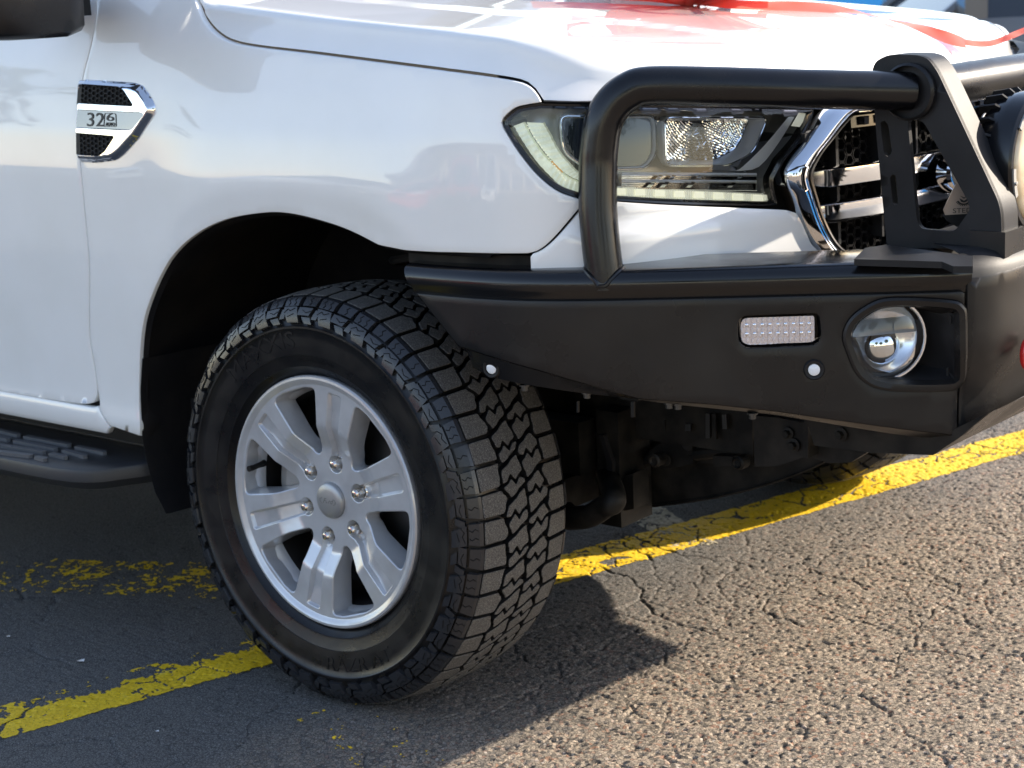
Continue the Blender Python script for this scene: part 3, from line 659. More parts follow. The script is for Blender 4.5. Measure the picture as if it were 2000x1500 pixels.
# ---- grille: chrome ring, black frame, mesh and bars
def grille():
    gr = empty('grille', (0, 0, 0), truck)
    out = [(1665, 203), (1628, 211), (1600, 238), (1568, 280), (1542, 312), (1530, 336), (1532, 362), (1545, 392), (1562, 440), (1584, 478), (1606, 500), (1650, 512)]
    inn = [(1700, 218), (1668, 222), (1648, 240), (1622, 272), (1600, 300), (1583, 332), (1582, 352), (1590, 382), (1606, 430), (1628, 472), (1652, 494), (1692, 505)]
    O = body.outline(smooth_px(out, 6)); I = body.outline(smooth_px(inn, 6))
    # carry both along the centre (top and bottom) to y = centre
    def ext(Q, zt, zb):
        top = np.stack([np.linspace(uc, Q[0, 0]+.02, 12), np.full(12, zt)], 1); bot = np.stack([np.linspace(Q[-1, 0]+.02, uc, 12), np.full(12, zb)], 1)
        top[:, 1] = np.interp(top[:, 0], [Q[0, 0], uc], [Q[0, 1], zt]); bot[:, 1] = np.interp(bot[:, 0], [Q[-1, 0], uc], [Q[-1, 1], zb])
        return np.vstack([top, Q, bot])
    O = ext(O, 1.045, .775); I = ext(I, 1.005, .80)
    mb = MB(); rows = []
    for t, e in ((0, .020), (0, -.004), (.12, -.016), (.35, -.024), (.62, -.020), (.85, -.008), (1, .006), (1.02, .045)):
        Q = O*(1-t)+I*t; rows.append(body.pt(Q[:, 0], Q[:, 1], e))
    mb.loft(rows, False); mb.obj('grille_surround', 'chrome', gr, smooth=50, mirror=True)
    mb = MB(); rows = []
    for t, e in ((1.0, .004), (1.03, -.002), (1.12, -.001), (1.16, .006), (1.2, .05)):
        Q = O*(1-t)+I*t; rows.append(body.pt(Q[:, 0], Q[:, 1], e))
    mb.loft(rows, False); mb.obj('inner_frame', 'gloss_black', gr, smooth=50, mirror=True)
    # bars: heights surveyed left of the upright
    for (za, zb) in ((.938, .903), (.878, .842)):
        for a0, a1 in ((1, 0),):
            us = np.linspace(I[:, 0].min()+.0, uc, 26); 
            us = np.linspace(body.inv(1584, 340)[0]+.002, uc, 30)
            rows = []
            for u in us:
                t = (u-us[0])/(uc-us[0]); e = .030-.022*float(sm(0, .12, t)); k = 1-.25*(1-float(sm(0, .10, t)))
                zc = (za+zb)/2; h = (za-zb)/2*k
                rows.append([body.pt(u, zc+h*a, e+b) for a, b in ((1, .03), (1, -.002), (.93, -.010), (.8, -.013), (0, -.014), (-.8, -.013), (-.93, -.010), (-1, -.002), (-1, .03))])
            mb = MB(); mb.loft(rows, False); mb.obj('grille_bar', 'chrome', gr, smooth=40, mirror=True)
    for u in np.linspace(I[:, 0].min()+.09, uc, 4)[:3]:
        rows = [[body.pt(u+a, z, b) for a, b in ((-.003, .05), (-.003, .022), (.003, .022), (.003, .05))] for z in (.80, 1.0)]; mb = MB(); mb.loft(rows, True); mb.obj('grille_strut', 'plastic', gr, mirror=True)
    # honeycomb
    mb = MB(); s_ = .0115
    Q = ccw(np.vstack([I, [(uc, .8)]]))
    cells = []
    for j in range(-2, 14):
        for i in range(-2, 50):
            cx = 1.5*s_*2*i*.5*1.15+I[:, 0].min(); cz = .79+j*s_*1.73+(s_*.866 if i % 2 else 0)
            cells.append((cx, cz))
    cells = np.array(cells); cells = cells[pip(cells, Q)]
    for cx, cz in cells:
        for k in range(6):
            a0 = k*math.pi/3; a1 = a0+math.pi/3
            p = [(cx+s_*.96*math.cos(a), cz+s_*.96*math.sin(a)) for a in (a0, a1)]; q = [(cx+s_*.86*math.cos(a), cz+s_*.86*math.sin(a)) for a in (a0, a1)]
            mb.add([body.pt(*p[0], .042), body.pt(*p[1], .042), body.pt(*q[1], .042), body.pt(*q[0], .042), body.pt(*q[1], .055), body.pt(*q[0], .055)], [(0, 1, 2, 3), (3, 2, 4, 5)])
    mb.obj('honeycomb_mesh', 'liner', gr, smooth=0, kind='stuff', mirror=True)
    # oval badge blank in the middle, only its edge shows
    mb = MB(); c = body.pt(uc, .90, -.03)
    ring = lambda a, b, x: [(c[0]+x, c[1]+a*math.cos(t), c[2]+b*math.sin(t)) for t in np.linspace(0, 2*math.pi, 40, endpoint=False)]
    mb.loft([ring(.12, .05, -.02), ring(.12, .05, 0), ring(.115, .046, .006), ring(.10, .036, .002)], True, cap1=True); mb.obj('oval_badge', 'chrome', gr)
    # chrome and black strip under the bonnet edge
    mb = MB(); us = np.linspace(I[0, 0], uc, 20)
    us = np.linspace(body.inv(1660, 212)[0], uc, 24)
    mb.loft([[body.pt(u, z, e) for u in us] for z, e in ((1.040, .012), (1.038, -.006), (1.026, -.008), (1.024, .012))], False); mb.obj('upper_chrome_strip', 'chrome', gr, mirror=True)
    mb = MB()
    mb.loft([[body.pt(u, z, e) for u in us] for z, e in ((1.022, .014), (1.020, .0), (1.000, .0), (.998, .02))], False)
    for u in us[2::3]: mb.box(body.pt(u, 1.011, -.003), (.010, .016, .014))
    mb.obj('upper_black_strip', 'gloss_black', gr, mirror=True)
grille()
# ------------------------------------------------------------------ bull bar
bb_ = empty('bull_bar', (0, 0, 0), truck)
BP = [(.05, -.012), (.25, -.010), (.40, -.004), (.50, .020), (.60, .068), (.75, .160), (.90, .256), (1.02, .333), (1.07, .378), (1.096, .45), (1.102, .60), (1.105, .93)]
BP = BP+[(x, YM2-y) for x, y in BP[::-1][1:]]
def g_bar(u, z, bx): return 0*z+.03*sm(.70, .60, z)*sm(.95, 1.09, bx)
bar = Skin(BP, g_bar); buc = bar.L[-1]/2
ZT = .779
crease = [(896, 677), (960, 697), (1050, 723), (1150, 752), (1246, 779), (1300, 783), (1400, 791), (1510, 803), (1620, 819), (1737, 835), (1860, 850), (1895, 835), (1935, 803), (1998, 775)]
cr = bar.outline(crease)
tl = bar.inv(812, 560); tl[1] = ZT
fog_px = [(1655, 690), (1646, 655), (1660, 622), (1690, 598), (1722, 584), (1770, 581), (1858, 586), (1880, 596), (1888, 620), (1886, 730), (1872, 756), (1850, 764), (1770, 765), (1710, 757), (1675, 732)]
ind_px = [(1448, 618), (1510, 615), (1592, 613), (1603, 622), (1604, 650), (1594, 668), (1560, 676), (1470, 680), (1448, 672), (1440, 650), (1440, 630)]
fog_o = bar.outline(catmull(fog_px, 4, True)); ind_o = bar.outline(round_poly([(1440, 617), (1600, 612), (1606, 674), (1442, 681)], [22, 9, 24, 26], 7))
bm0 = bar.inv(953, 722); 
led2 = bar.inv(1590, 722); circ = lambda c, r, n=20: np.array([(c[0]+r*math.cos(t), c[1]+r*math.sin(t)) for t in np.linspace(0, 2*math.pi, n, endpoint=False)])
seam_u = bar.inv(1884, 650)[0]
face = np.vstack([[tl], cr[:11], [(seam_u, cr[10, 1]+.002), (seam_u, ZT)]])
bar.panel(ccw(face), [fog_o, ind_o, circ(led2, .010)], step=.014, r=.002, depth=.006, gap=0).obj('wing_face', 'powder', bb_, mirror=True)
# rolled top edge running into the shelf
def topedge():
    mb = MB(); us = np.linspace(bar.inv(787, 524)[0], seam_u+.01, 60); rows = []
    for e, z in [(.005, ZT-.002)]+[(.0205-.0235*math.cos(a_), ZT+.0235+.0235*math.sin(a_)) for a_ in np.linspace(-.75, 1.57, 13)]+[(.04, ZT+.0475), (.07, ZT+.0475), (.14, ZT+.0475), (.20, ZT+.039)]:
        kk = [min(e, .055 if u < bar.s_at_x(.47) else e) for u in us]
        rows.append([bar.pt(u+(.020*max(0, 1-(z-ZT)/.04) if i == 0 else 0), z, k_) for i, (u, k_) in enumerate(zip(us, kk))])
    mb.loft(rows, False); mb.obj('wing_top_edge', 'gloss_black', bb_, smooth=60, mirror=True)
    mb = MB(); r0 = [r[0] for r in rows[:14]]; mb.add(r0+[bar.pt(us[0]+.01, ZT-.003, .05)], [tuple(range(15))]); mb.obj('end_cap', 'powder', bb_, mirror=True)
topedge()
# lower return band carrying the outer sensor, and the lip further forward
bot = bar.outline([(903, 690), (912, 722), (960, 743), (1141, 773), (1246, 784)], )
A = bar.outline([(896, 677), (960, 697), (1050, 723), (1150, 752), (1246, 779)])
def res(P, n): 
    P = np.array(P); L = np.concatenate([[0], np.cumsum(np.linalg.norm(np.diff(P, axis=0), axis=1))]); t = np.linspace(0, L[-1], n); return np.stack([np.interp(t, L, P[:, k]) for k in range(P.shape[1])], 1)
A = res(A, 24); B = res(bot, 24); mb = MB()
mb.loft([bar.pt(A[:, 0], A[:, 1], .000), bar.pt(A[:, 0], A[:, 1]-.0015, .003), bar.pt(B[:, 0], B[:, 1], .016), bar.pt(B[:, 0], B[:, 1], .08)], False); mb.obj('lower_return', 'powder', bb_, mirror=True)
A = res(cr[4:11], 30); B = res(bar.outline([(1246, 782), (1300, 790), (1510, 811), (1620, 829), (1737, 848), (1800, 856), (1862, 858)]), 30); mb = MB()
mb.loft([bar.pt(A[:, 0], A[:, 1], .0), bar.pt(A[:, 0], A[:, 1]-.002, .003), bar.pt(B[:, 0], B[:, 1]-.006, .030), bar.pt(B[:, 0], B[:, 1]+.01, .06)], False); mb.obj('lower_lip', 'powder', bb_, mirror=True)
# rear end edge plate of the wing
mb = MB(); E0 = [bar.pt(*tl, 0), bar.pt(*cr[0], 0), bar.pt(*bot[0], .01)]; mb.loft([E0, [p+np.array([.01, .05, 0]) for p in E0]], False); mb.obj('wing_edge', 'powder', bb_, mirror=True)
# centre box that turns the corner to the front
cb = np.vstack([[(seam_u+.002, cr[10, 1]-.004), (seam_u+.002, ZT+.024)], [(buc, ZT+.038), (buc, .60)], [bar.inv(1998, 778)], [bar.inv(1940, 806)], [(bar.inv(1900, 842))]])
bar.panel(ccw(cb), step=.02, r=.006, depth=.02, gap=.001, e=-.001).obj('centre_face', 'powder', bb_, mirror=True)
mb = MB(); us = np.linspace(seam_u+.004, buc, 26); rows = []
for e, z in ((-.001, ZT+.016), (.002, ZT+.030), (.010, ZT+.042), (.024, ZT+.052), (.05, ZT+.056), (.16, ZT+.058), (.24, ZT+.043)):
    rows.append([bar.pt(u, z, e) for u in us])
mb.loft(rows, False); mb.obj('centre_top_cover', 'plastic', bb_, smooth=60, mirror=True)
# flat cover strip leading up to the upright foot
mb = MB(); c0 = on_plane(1690, 490, z=.84); p = [on_plane(x, y, z=.838) for x, y in [(1668, 506), (1690, 484), (1730, 478), (1900, 500), (1900, 520), (1862, 520), (1840, 511)]]
q = [a-np.array([0, 0, .010]) for a in p]; mb.add(p+q, [tuple(range(7))]+[(i, i+7, (i+1) % 7+7, (i+1) % 7) for i in range(7)]); mb.obj('top_cover_strip', 'plastic', bb_, mirror=True, recalc=True)
# lower tow plate
pl_ = [on_plane(x, y, y=.375) for x, y in [(1560, 806), (1580, 836), (1590, 870), (1700, 884), (1822, 889), (1880, 850), (1930, 806), (1860, 840), (1737, 828)]]
mb = MB(); n_ = len(pl_); bk = [p+np.array([0, .012, 0]) for p in pl_]
mb.add(pl_+bk, [tuple(range(n_)), tuple(range(2*n_-1, n_-1, -1))]+[(i, i+n_, (i+1) % n_+n_, (i+1) % n_) for i in range(n_)]); mb.obj('tow_plate', 'steel', bb_, mirror=True, recalc=True)
mb = MB(); fr_ = [on_plane(x, y, y=.38) for x, y in [(1822, 889), (1870, 858), (1935, 805)]]
mb.loft([fr_, [p+np.array([.01, YM2-.76, 0]) for p in fr_]], False); mb.obj('skid_plate', 'powder', bb_)
# chassis brackets seen under the lip
def bracket(px, yy, th, name, m='steel', par=None):
    P = [on_plane(x, y, y=yy) for x, y in px]; n = len(P); Q = [p+np.array([0, th, 0]) for p in P]; mb = MB()
    mb.add(P+Q, [tuple(range(n)), tuple(range(2*n-1, n-1, -1))]+[(i, i+n, (i+1) % n+n, (i+1) % n) for i in range(n)])
    mb.obj(name, m, par or bb_, recalc=True, mirror=True); return P
bracket([(1470, 812), (1520, 816), (1568, 826), (1572, 892), (1520, 910), (1474, 912)], .40, .05, 'chassis_bracket')
bracket([(1568, 824), (1578, 826), (1578, 894), (1568, 894)], .385, .06, 'bracket_flange')
bracket([(1578, 830), (1602, 836), (1618, 868), (1650, 878), (1692, 884), (1662, 903), (1620, 905), (1578, 892)], .42, .03, 'recovery_plate')
bolt_px = [(1540, 846, .011), (1551, 869, .012), (1643, 848, .012)]
for x, y, r in bolt_px:
    c = on_plane(x, y, y=.372 if x > 1600 else .398); mb = MB(); mb.lathe([(0, -.012), (r*.55, -.012), (r*.6, -.003), (r*.62, -.002)], c, (0, 1, 0), 6); mb.lathe([(r, 0), (r, -.003), (r*.5, -.004)], c, (0, 1, 0), 18); mb.obj('bracket_bolt', 'steel', bb_, recalc=True)
# bolts under the lip
for x, y in [(1010, 762), (1140, 777), (1305, 797), (1322, 799), (1470, 818)]:
    u, z = bar.inv(x, y-8); c = bar.pt(u, z-.004, .03); mb = MB(); mb.lathe([(0, -.010), (.006, -.010), (.006, -.003), (.009, -.003), (.009, 0)], c, (0, 0, 1), 8); mb.obj('lip_bolt', 'disc', bb_, recalc=True)
# fog lamp pocket, lamp, indicator, sensors
fo_ = resample(ccw(fog_o), .006, True); r1 = inset(fo_, .004); r2 = inset(fo_, .012); r3 = inset(fo_, .017); mb = MB()
mb.loft([bar.pt(q[:, 0], q[:, 1], e) for q, e in ((fo_, .004), (fo_, -.003), (r1, -.005), (r2, -.003), (r3, .012))], True); mb.obj('fog_lamp_surround', 'powder', bb_, mirror=True, smooth=40)
um = fo_[:, 0].max(); ul = fo_[:, 0].min(); mb = MB()
fl_ = inset(fo_, .030); depf = lambda q: .014+.070*np.clip((um-q[:, 0])/(um-ul)*2.3, 0, 1)
mb.loft([bar.pt(r3[:, 0], r3[:, 1], .011), bar.pt(fl_[:, 0]-.004, fl_[:, 1], depf(fl_))], True)
V, F = fill(fl_, [], .02); mb.add(bar.pt(V[:, 0]-.004, V[:, 1], depf(V)), [tuple(f) for f in F]); mb.obj('fog_lamp_pocket', 'plastic', bb_, smooth=30, mirror=True)
fc = bar.pt(*bar.inv(1734, 668), .022); fax = np.array([.78, -.62, .02]); fax /= np.linalg.norm(fax)
mb = MB(); R_ = .061
mb.lathe([(R_+.004, -.05), (R_+.005, 0), (R_+.003, .004), (R_, .004), (R_-.002, -.002)], fc, fax, 40); mb.obj('fog_lamp_body', 'lampsilver', bb_, smooth=40)
mb = MB(); mb.lathe([(R_*math.cos(a), .018*math.sin(a)+.001) for a in np.linspace(0, math.pi/2, 9)], fc, fax, 40); mb.obj('fog_lamp_lens', 'lens', bb_, smooth=60)
mb = MB(); mb.lathe([(R_*.96*math.sin(a), -.004-.030*math.cos(a)) for a in np.linspace(0, math.pi/2, 9)], fc, fax, 40)
uax = np.cross(fax, [0, 0, 1.]); uax /= np.linalg.norm(uax); vax = np.array([0, 0, 1.])
mb.obj('fog_lamp_reflector', 'lampsilver', bb_, smooth=60)
mb = MB(); H_ = [fc+uax*a+vax*(.014+.0*abs(a)) -fax*.003 for a in np.linspace(-R_*.92, R_*.92, 9)]; H2 = [fc+uax*a*.9+vax*(.030) -fax*.02 for a in np.linspace(-R_*.92, R_*.92, 9)]
mb.loft([[h+fax*.004-vax*.006 for h in H_], H_, H2], False); mb.obj('fog_lamp_shield', 'caliper', bb_, smooth=60)
mb = MB(); mb.lathe([(.029*math.cos(a), .017*math.sin(a)-.018) for a in np.linspace(0, math.pi/2, 7)], fc-vax*.014, fax, 24); mb.obj('fog_lamp_projector', 'chrome', bb_, smooth=60)
for x, y in ((1861, 628), (1855, 730)):
    c = bar.pt(*bar.inv(x, y), .016); mb = MB(); mb.box(c, (.003, .003, .012)); mb.obj('drain_slot', 'dark', bb_)
io = resample(ccw(ind_o), .005, True); mb = MB()
mb.loft([bar.pt(q[:, 0], q[:, 1], e) for q, e in ((io, .002), (io, .006), (inset(io, .003), .010), (inset(io, .004), .02))], True); mb.obj('indicator_rim', 'gloss_black', bb_, mirror=True)
mb = MB(); iu0, iu1 = io[:, 0].min()+.004, io[:, 0].max()-.010; iz0, iz1 = io[:, 1].min()+.007, io[:, 1].max()-.004; n = 46
ou = inset(io, .0045); ou[:, 0] = np.minimum(ou[:, 0], iu1); V, F = fill(resample(ou, .004, True), [], .0011)
rel = .0016*np.abs(np.sin((V[:, 0]-iu0)*math.pi/.0083))**.5+.0022*sm(.1, .5, np.sin((V[:, 0]-iu0)*2*math.pi/.0083)*np.sin((V[:, 1]-iz0)*2*math.pi/.016))
mb.add(bar.pt(V[:, 0], V[:, 1], .006-rel), [tuple(f) for f in F]); mb.obj('indicator_lens', 'turn', bb_, smooth=25, mirror=True)
for r_, zf in ((0, .36), (1, .70)):
    for k in range(9):
        c = bar.pt(iu0+.010+(iu1-iu0-.018)*k/8, iz0+(iz1-iz0)*zf, .0036); nn_ = c-bar.pt(iu0+.010+(iu1-iu0-.018)*k/8, iz0+(iz1-iz0)*zf, .1); nn_ /= np.linalg.norm(nn_); mb = MB(); mb.lathe([(.0030, -.001), (.0026, .0006), (.0014, .0016), (0, .0019)], c, nn_, 12); mb.obj('indicator_led', 'lampsilver', bb_)
for (uz, e) in ((bar.inv(953, 722), .012), (led2, .000)):
    c = bar.pt(uz[0], uz[1], e); nn_ = c-bar.pt(uz[0], uz[1], e+.1); nn_ /= np.linalg.norm(nn_); mb = MB()
    mb.lathe([(.0165, -.006), (.0165, .001), (.0145, .004), (.0105, .003), (.0095, -.001)], c, nn_, 28); mb.obj('sensor_ring', 'plastic', bb_, recalc=False)
    mb = MB(); mb.lathe([(.0092, -.003), (.0092, .002), (.006, .0035), (0, .004)], c, nn_, 24); mb.obj('parking_sensor', 'white_plastic', bb_)
# hoop tube: climbs from the wing and runs to the upright
UY = .455
def hp(px, py, e): 
    # lies on the bar plan moved inwards by e
    u, z = bar.inv(px, py, e); return bar.pt(u, z, e)
top_end = on_plane(1778, 178, y=UY)
pts = [hp(1183, 564, .027), hp(1180, 530, .029), hp(1174, 480, .033), hp(1168, 410, .040), hp(1168, 330, .048), hp(1170, 290, .05)]
bend = [hp(1178, 240, .052), hp(1196, 205, .055), hp(1226, 180, .058), hp(1268, 168, .062)]
L_ = hp(1400, 169, .075)
path = catmull(pts+bend+[L_, (L_+top_end)/2+np.array([.006, -.006, 0]), top_end], 8)
mb = MB(); mb.tube(path, .0305, 32); mb.obj('hoop_tube', 'tube', bb_, smooth=60, mirror=True)
def weld():
    mb = MB(); q = []
    for t in np.linspace(0, 2*math.pi, 40):
        base = path[6]+np.array([.0318*math.cos(t), .0325*math.sin(t), 0])
        # distance in from the bar face decides how low the tube meets the rolled edge
        k = np.argmin(np.hypot(bar.P[:, 0]-base[0], bar.P[:, 1]-base[1])); n_ = bar.Nn[k]; e = float((base[:2]-bar.P[k])@n_)
        dx = np.clip((e-.0205)/.0235, -1, 0); z = ZT+.0235+.0235*math.sqrt(max(0, 1-dx*dx)) if e < .0205 else ZT+.047
        q.append(np.array([base[0], base[1], z]))
    mb.tube(q, .0032, 6, caps=False); mb.obj('weld_bead', 'tube', bb_)
weld()
# centre top tube
mb = MB(); mb.tube([np.array([top_end[0]+x, y, top_end[2]+z]) for x, y, z in ((.0, UY, 0), (.012, .6, .001), (.018, .76, .002), (.02, YC, .002), (.018, YM2-.76, .002), (.012, YM2-.6, .001), (0, YM2-UY, 0))], .0335, 32); mb.obj('centre_tube', 'powder', bb_, smooth=60)
# upright: a cut plate frame with a deep outer flange
def upright():
    o = [(1736, 484), (1714, 250), (1706, 140), (1712, 120), (1738, 106), (1796, 107), (1816, 114), (1834, 138), (1958, 402), (1960, 470), (1952, 484)]
    O = np.array([on_plane(x, y, y=UY) for x, y in o])[:, [0, 2]]
    O = round_poly(O, [0, 0, .012, .015, .02, .02, .015, .012, .02, .005, 0], 5)
    h1 = np.array([on_plane(x, y, y=UY) for x, y in [(1776, 232), (1806, 235), (1894, 392), (1898, 408), (1868, 452), (1802, 446), (1794, 430)]])[:, [0, 2]]
    h1 = round_poly(h1, .010, 4)
    h2 = round_poly(np.array([on_plane(x, y, y=UY) for x, y in [(1722, 238), (1730, 234), (1738, 242), (1746, 296), (1738, 307), (1730, 300)]])[:, [0, 2]], .003, 2)
    h3 = round_poly(np.array([on_plane(x, y, y=UY) for x, y in [(1741, 345), (1748, 338), (1754, 345), (1757, 400), (1747, 400)]])[:, [0, 2]], .003, 2)
    h4 = round_poly(np.array([on_plane(x, y, y=UY) for x, y in [(1752, 128), (1800, 130), (1806, 140), (1760, 140)]])[:, [0, 2]], .003, 2)
    O = resample(ccw(O), .006, True); Hs = [resample(ccw(h), .005, True) for h in (h1, h2, h3)]
    for nm, yb, tf in (('upright', UY-.006, .010),):
        mb = MB(); V, F = fill(O, Hs, .02)
        f3 = lambda q, y: [(p[0], y, p[1]) for p in q]
        mb.add(f3(V, yb), [tuple(f) for f in F]); mb.add(f3(V, yb+tf), [tuple(reversed(f)) for f in F])
        mb.loft([f3(O, yb+tf), f3(O, yb)], True)
        for h in Hs: mb.loft([f3(h, yb), f3(h, yb+tf)], True)
        # outer flange: 62 mm deep band round the front and top edge
        n = len(O); k = [i for i in range(n)]
        ob = O; ib = inset(O, .009)
        # skip bottom
        top_i = [i for i in range(n) if O[i, 1] > O[:, 1].min()+.012]
        # order so the run is continuous
        st = [j for j in range(len(top_i)) if (top_i[j]-1) % n not in top_i][0]; run = [top_i[(st+j) % len(top_i)] for j in range(len(top_i))]
        A_ = [O[i] for i in run]; B_ = [ib[i] for i in run]
        mb.loft([f3(B_, yb), f3(A_, yb+.001), f3(A_, yb+.060), f3(B_, yb+.062), f3(B_, yb)], False)
        mb.obj(nm, 'plastic', bb_, smooth=30, recalc=True, mirror=True)
    # foot block
    mb = MB(); a = on_plane(1930, 470, y=UY); mb.box((a[0]+.004, UY+.026, a[2]-.004), (.058, .074, .040)); mb.obj('upright_foot', 'powder', bb_, mirror=True)
    mb = MB(); a = on_plane(1764, 478, y=UY); mb.box((a[0], UY+.02, a[2]-.0), (.030, .05, .028)); mb.obj('rear_foot', 'powder', bb_, mirror=True)
    # sleeve round the tube
    mb = MB(); mb.lathe([(.041, -.02), (.045, -.016), (.045, .05), (.041, .055), (.033, .056)], (top_end[0]+.004, UY, top_end[2]), (0, 1, 0), 32); mb.obj('tube_sleeve', 'powder', bb_, mirror=True)
    mb = MB(); mb.box((on_plane(1756, 330, y=UY+.03)[0], UY+.032, .96), (.034, .010, .24)); mb.obj('rear_leg_web', 'zinc', bb_, mirror=True)  # light grey colour stands in for sunlit surfaces behind the slots
upright()
# red recovery point at the far right of the picture
mb = MB(); c = on_plane(2010, 690, x=1.115); mb.tube([c+np.array([.0, .016*math.cos(t), .020*math.sin(t)]) for t in np.linspace(0, 2*math.pi, 22)], .008, 10); mb.obj('recovery_hook', 'red', bb_, mirror=True)

# ---- driving lamps on the bar
def driving_lamp(yc, mirror_tag):
    dl = empty('driving_lamp', (1.045, yc, .948), truck); c = np.zeros(3)
    mb = MB(); mb.lathe([(.0, -.075), (.05, -.072), (.09, -.055), (.112, -.03), (.1155, .0), (.1155, .022), (.112, .026), (.104, .026), (.100, .018)], c, (1, 0, 0), 64); mb.obj('lamp_body', 'gloss_black', dl, smooth=40)
    for k in range(26):
        a = k*2*math.pi/26; d = np.array([0, math.cos(a), math.sin(a)]); t_ = np.array([0, -math.sin(a), math.cos(a)]); P = [c+d*(.100)+np.array([-.055, 0, 0]), c+d*.116+np.array([-.05, 0, 0]), c+d*.1205+np.array([-.022, 0, 0]), c+d*.112+np.array([-.012, 0, 0])]
        mb = MB(); mb.loft([[p+t_*.002 for p in P], [p-t_*.002 for p in P]], True, cap0=True, cap1=True); mb.obj('cooling_fin', 'plastic', dl, smooth=0)
    mb = MB(); mb.lathe([(.099, .018), (.099, .024), (.094, .030), (.06, .034), (0, .035)], c, (1, 0, 0), 48); mb.obj('lamp_cover', 'tan', dl, smooth=50)
    for k in range(6):
        a = k*math.pi/3+.2
        ring = [[c+np.array([.029, r*math.cos(q), r*math.sin(q)]) for q in np.linspace(a-.22, a+.22, 9)] for r in (.1, .109)]
        ring = [[p-np.array([.004, 0, 0]) for p in ring[0]], ring[0], ring[1], [p-np.array([.006, 0, 0]) for p in ring[1]]]
        mb = MB(); mb.loft(ring, False); mb.obj('cover_clip', 'caliper', dl, smooth=30)
        mb = MB(); mb.lathe([(.0035, 0), (.0035, .003), (0, .0035)], c+np.array([.029, .1045*math.cos(a), .1045*math.sin(a)]), (1, 0, 0), 8); mb.obj('cover_screw', 'zinc', dl)
    return dl
driving_lamp(.612, 0); driving_lamp(YM2-.612, 1)
# lamp bracket plate with its print, seen through the upright
bp = [on_plane(x, y, y=.535) for x, y in [(1884, 330), (1900, 330), (1916, 368), (1924, 412), (1919, 424), (1873, 447), (1862, 446), (1842, 412), (1845, 396)]]
tagp = [on_plane(x, y, x=1.0) for x, y in [(1866, 362), (1878, 352), (1886, 362), (1894, 372), (1903, 372), (1912, 392), (1910, 408), (1898, 424), (1848, 421), (1843, 410), (1846, 396)]]
lb = empty('lamp_bracket', (0, 0, 0), truck)
fwdn = np.array([.62, -.785, 0.]); rt_ = np.array([.785, .62, 0.])
c = on_plane(1878, 395, y=.51)
def local(x, y): return c+rt_*(x-1878)/1330.0-np.array([0, 0, 1.])*(y-395)/1330.0
pp = [local(x, y) for x, y in [(1872, 344), (1892, 344), (1914, 396), (1918, 408), (1908, 420), (1844, 421), (1840, 410), (1846, 396)]]
mb = MB(); n = len(pp); bk = [p-fwdn*.004 for p in pp]; mb.add(pp+bk, [tuple(range(n))[::-1], tuple(range(n, 2*n))]+[(i, (i+1) % n, (i+1) % n+n, i+n) for i in range(n)]); mb.obj('bracket_plate', 'tag', lb, recalc=True)
mb = MB(); f3 = lambda q: [local(x, y)+fwdn*.0006 for x, y in q]
ctr = (1883, 389)
for k in range(11):
    a = math.radians(200+k*14); a2 = a+math.radians(8)
    q = [(ctr[0]+r*math.cos(t)*1.0, ctr[1]-r*math.sin(t)*.8) for r, t in ((13, a), (18, a), (18, a2), (13, a2))]; mb.add(f3(q), [(0, 1, 2, 3)])
arc = np.radians(np.linspace(195, 345, 14)); mb.loft([f3([(ctr[0]+15*math.cos(t), ctr[1]-15*math.sin(t)*.8) for t in arc]), f3([(ctr[0]+11.5*math.cos(t), ctr[1]-11*math.sin(t)*.8) for t in arc])], False)
mb.add(f3([(1873, 386), (1883, 392), (1893, 386), (1889, 394), (1883, 396), (1877, 394)]), [(0, 1, 5), (1, 4, 5), (1, 3, 4), (1, 2, 3)])
mb.add(f3([(1874, 380), (1883, 385), (1892, 380), (1883, 388)]), [(0, 1, 3), (1, 2, 3)]); mb.obj('gear_emblem', 'ink', lb, smooth=0)
v, f = text_mesh('STEDI', 1, 0); w_ = v[:, 0].max()-v[:, 0].min(); v = v*44/w_
mb = MB(); mb.add([local(1882+x, 413-y*.8)+fwdn*.0006 for x, y, _ in v], f); mb.obj('printed_word', 'ink', lb, smooth=0)
lp = [local(x, y) for x, y in [(1840, 421), (1908, 420), (1896, 434), (1874, 448), (1868, 447), (1848, 434)]]
mb = MB(); n = 6; bk = [p-fwdn*.004 for p in lp]; mb.add(lp+bk, [tuple(range(n))[::-1], tuple(range(n, 2*n))]+[(i, (i+1) % n, (i+1) % n+n, i+n) for i in range(n)]); mb.obj('bracket_foot', 'plastic', lb, recalc=True)
mb = MB(); c_ = local(1880, 325); mb.tube([c_+rt_*.016*math.cos(t)+np.array([0, 0, .026*math.sin(t)]) for t in np.linspace(0, 2*math.pi, 20)], .0025, 6); mb.obj('bracket_ring', 'zinc', lb)
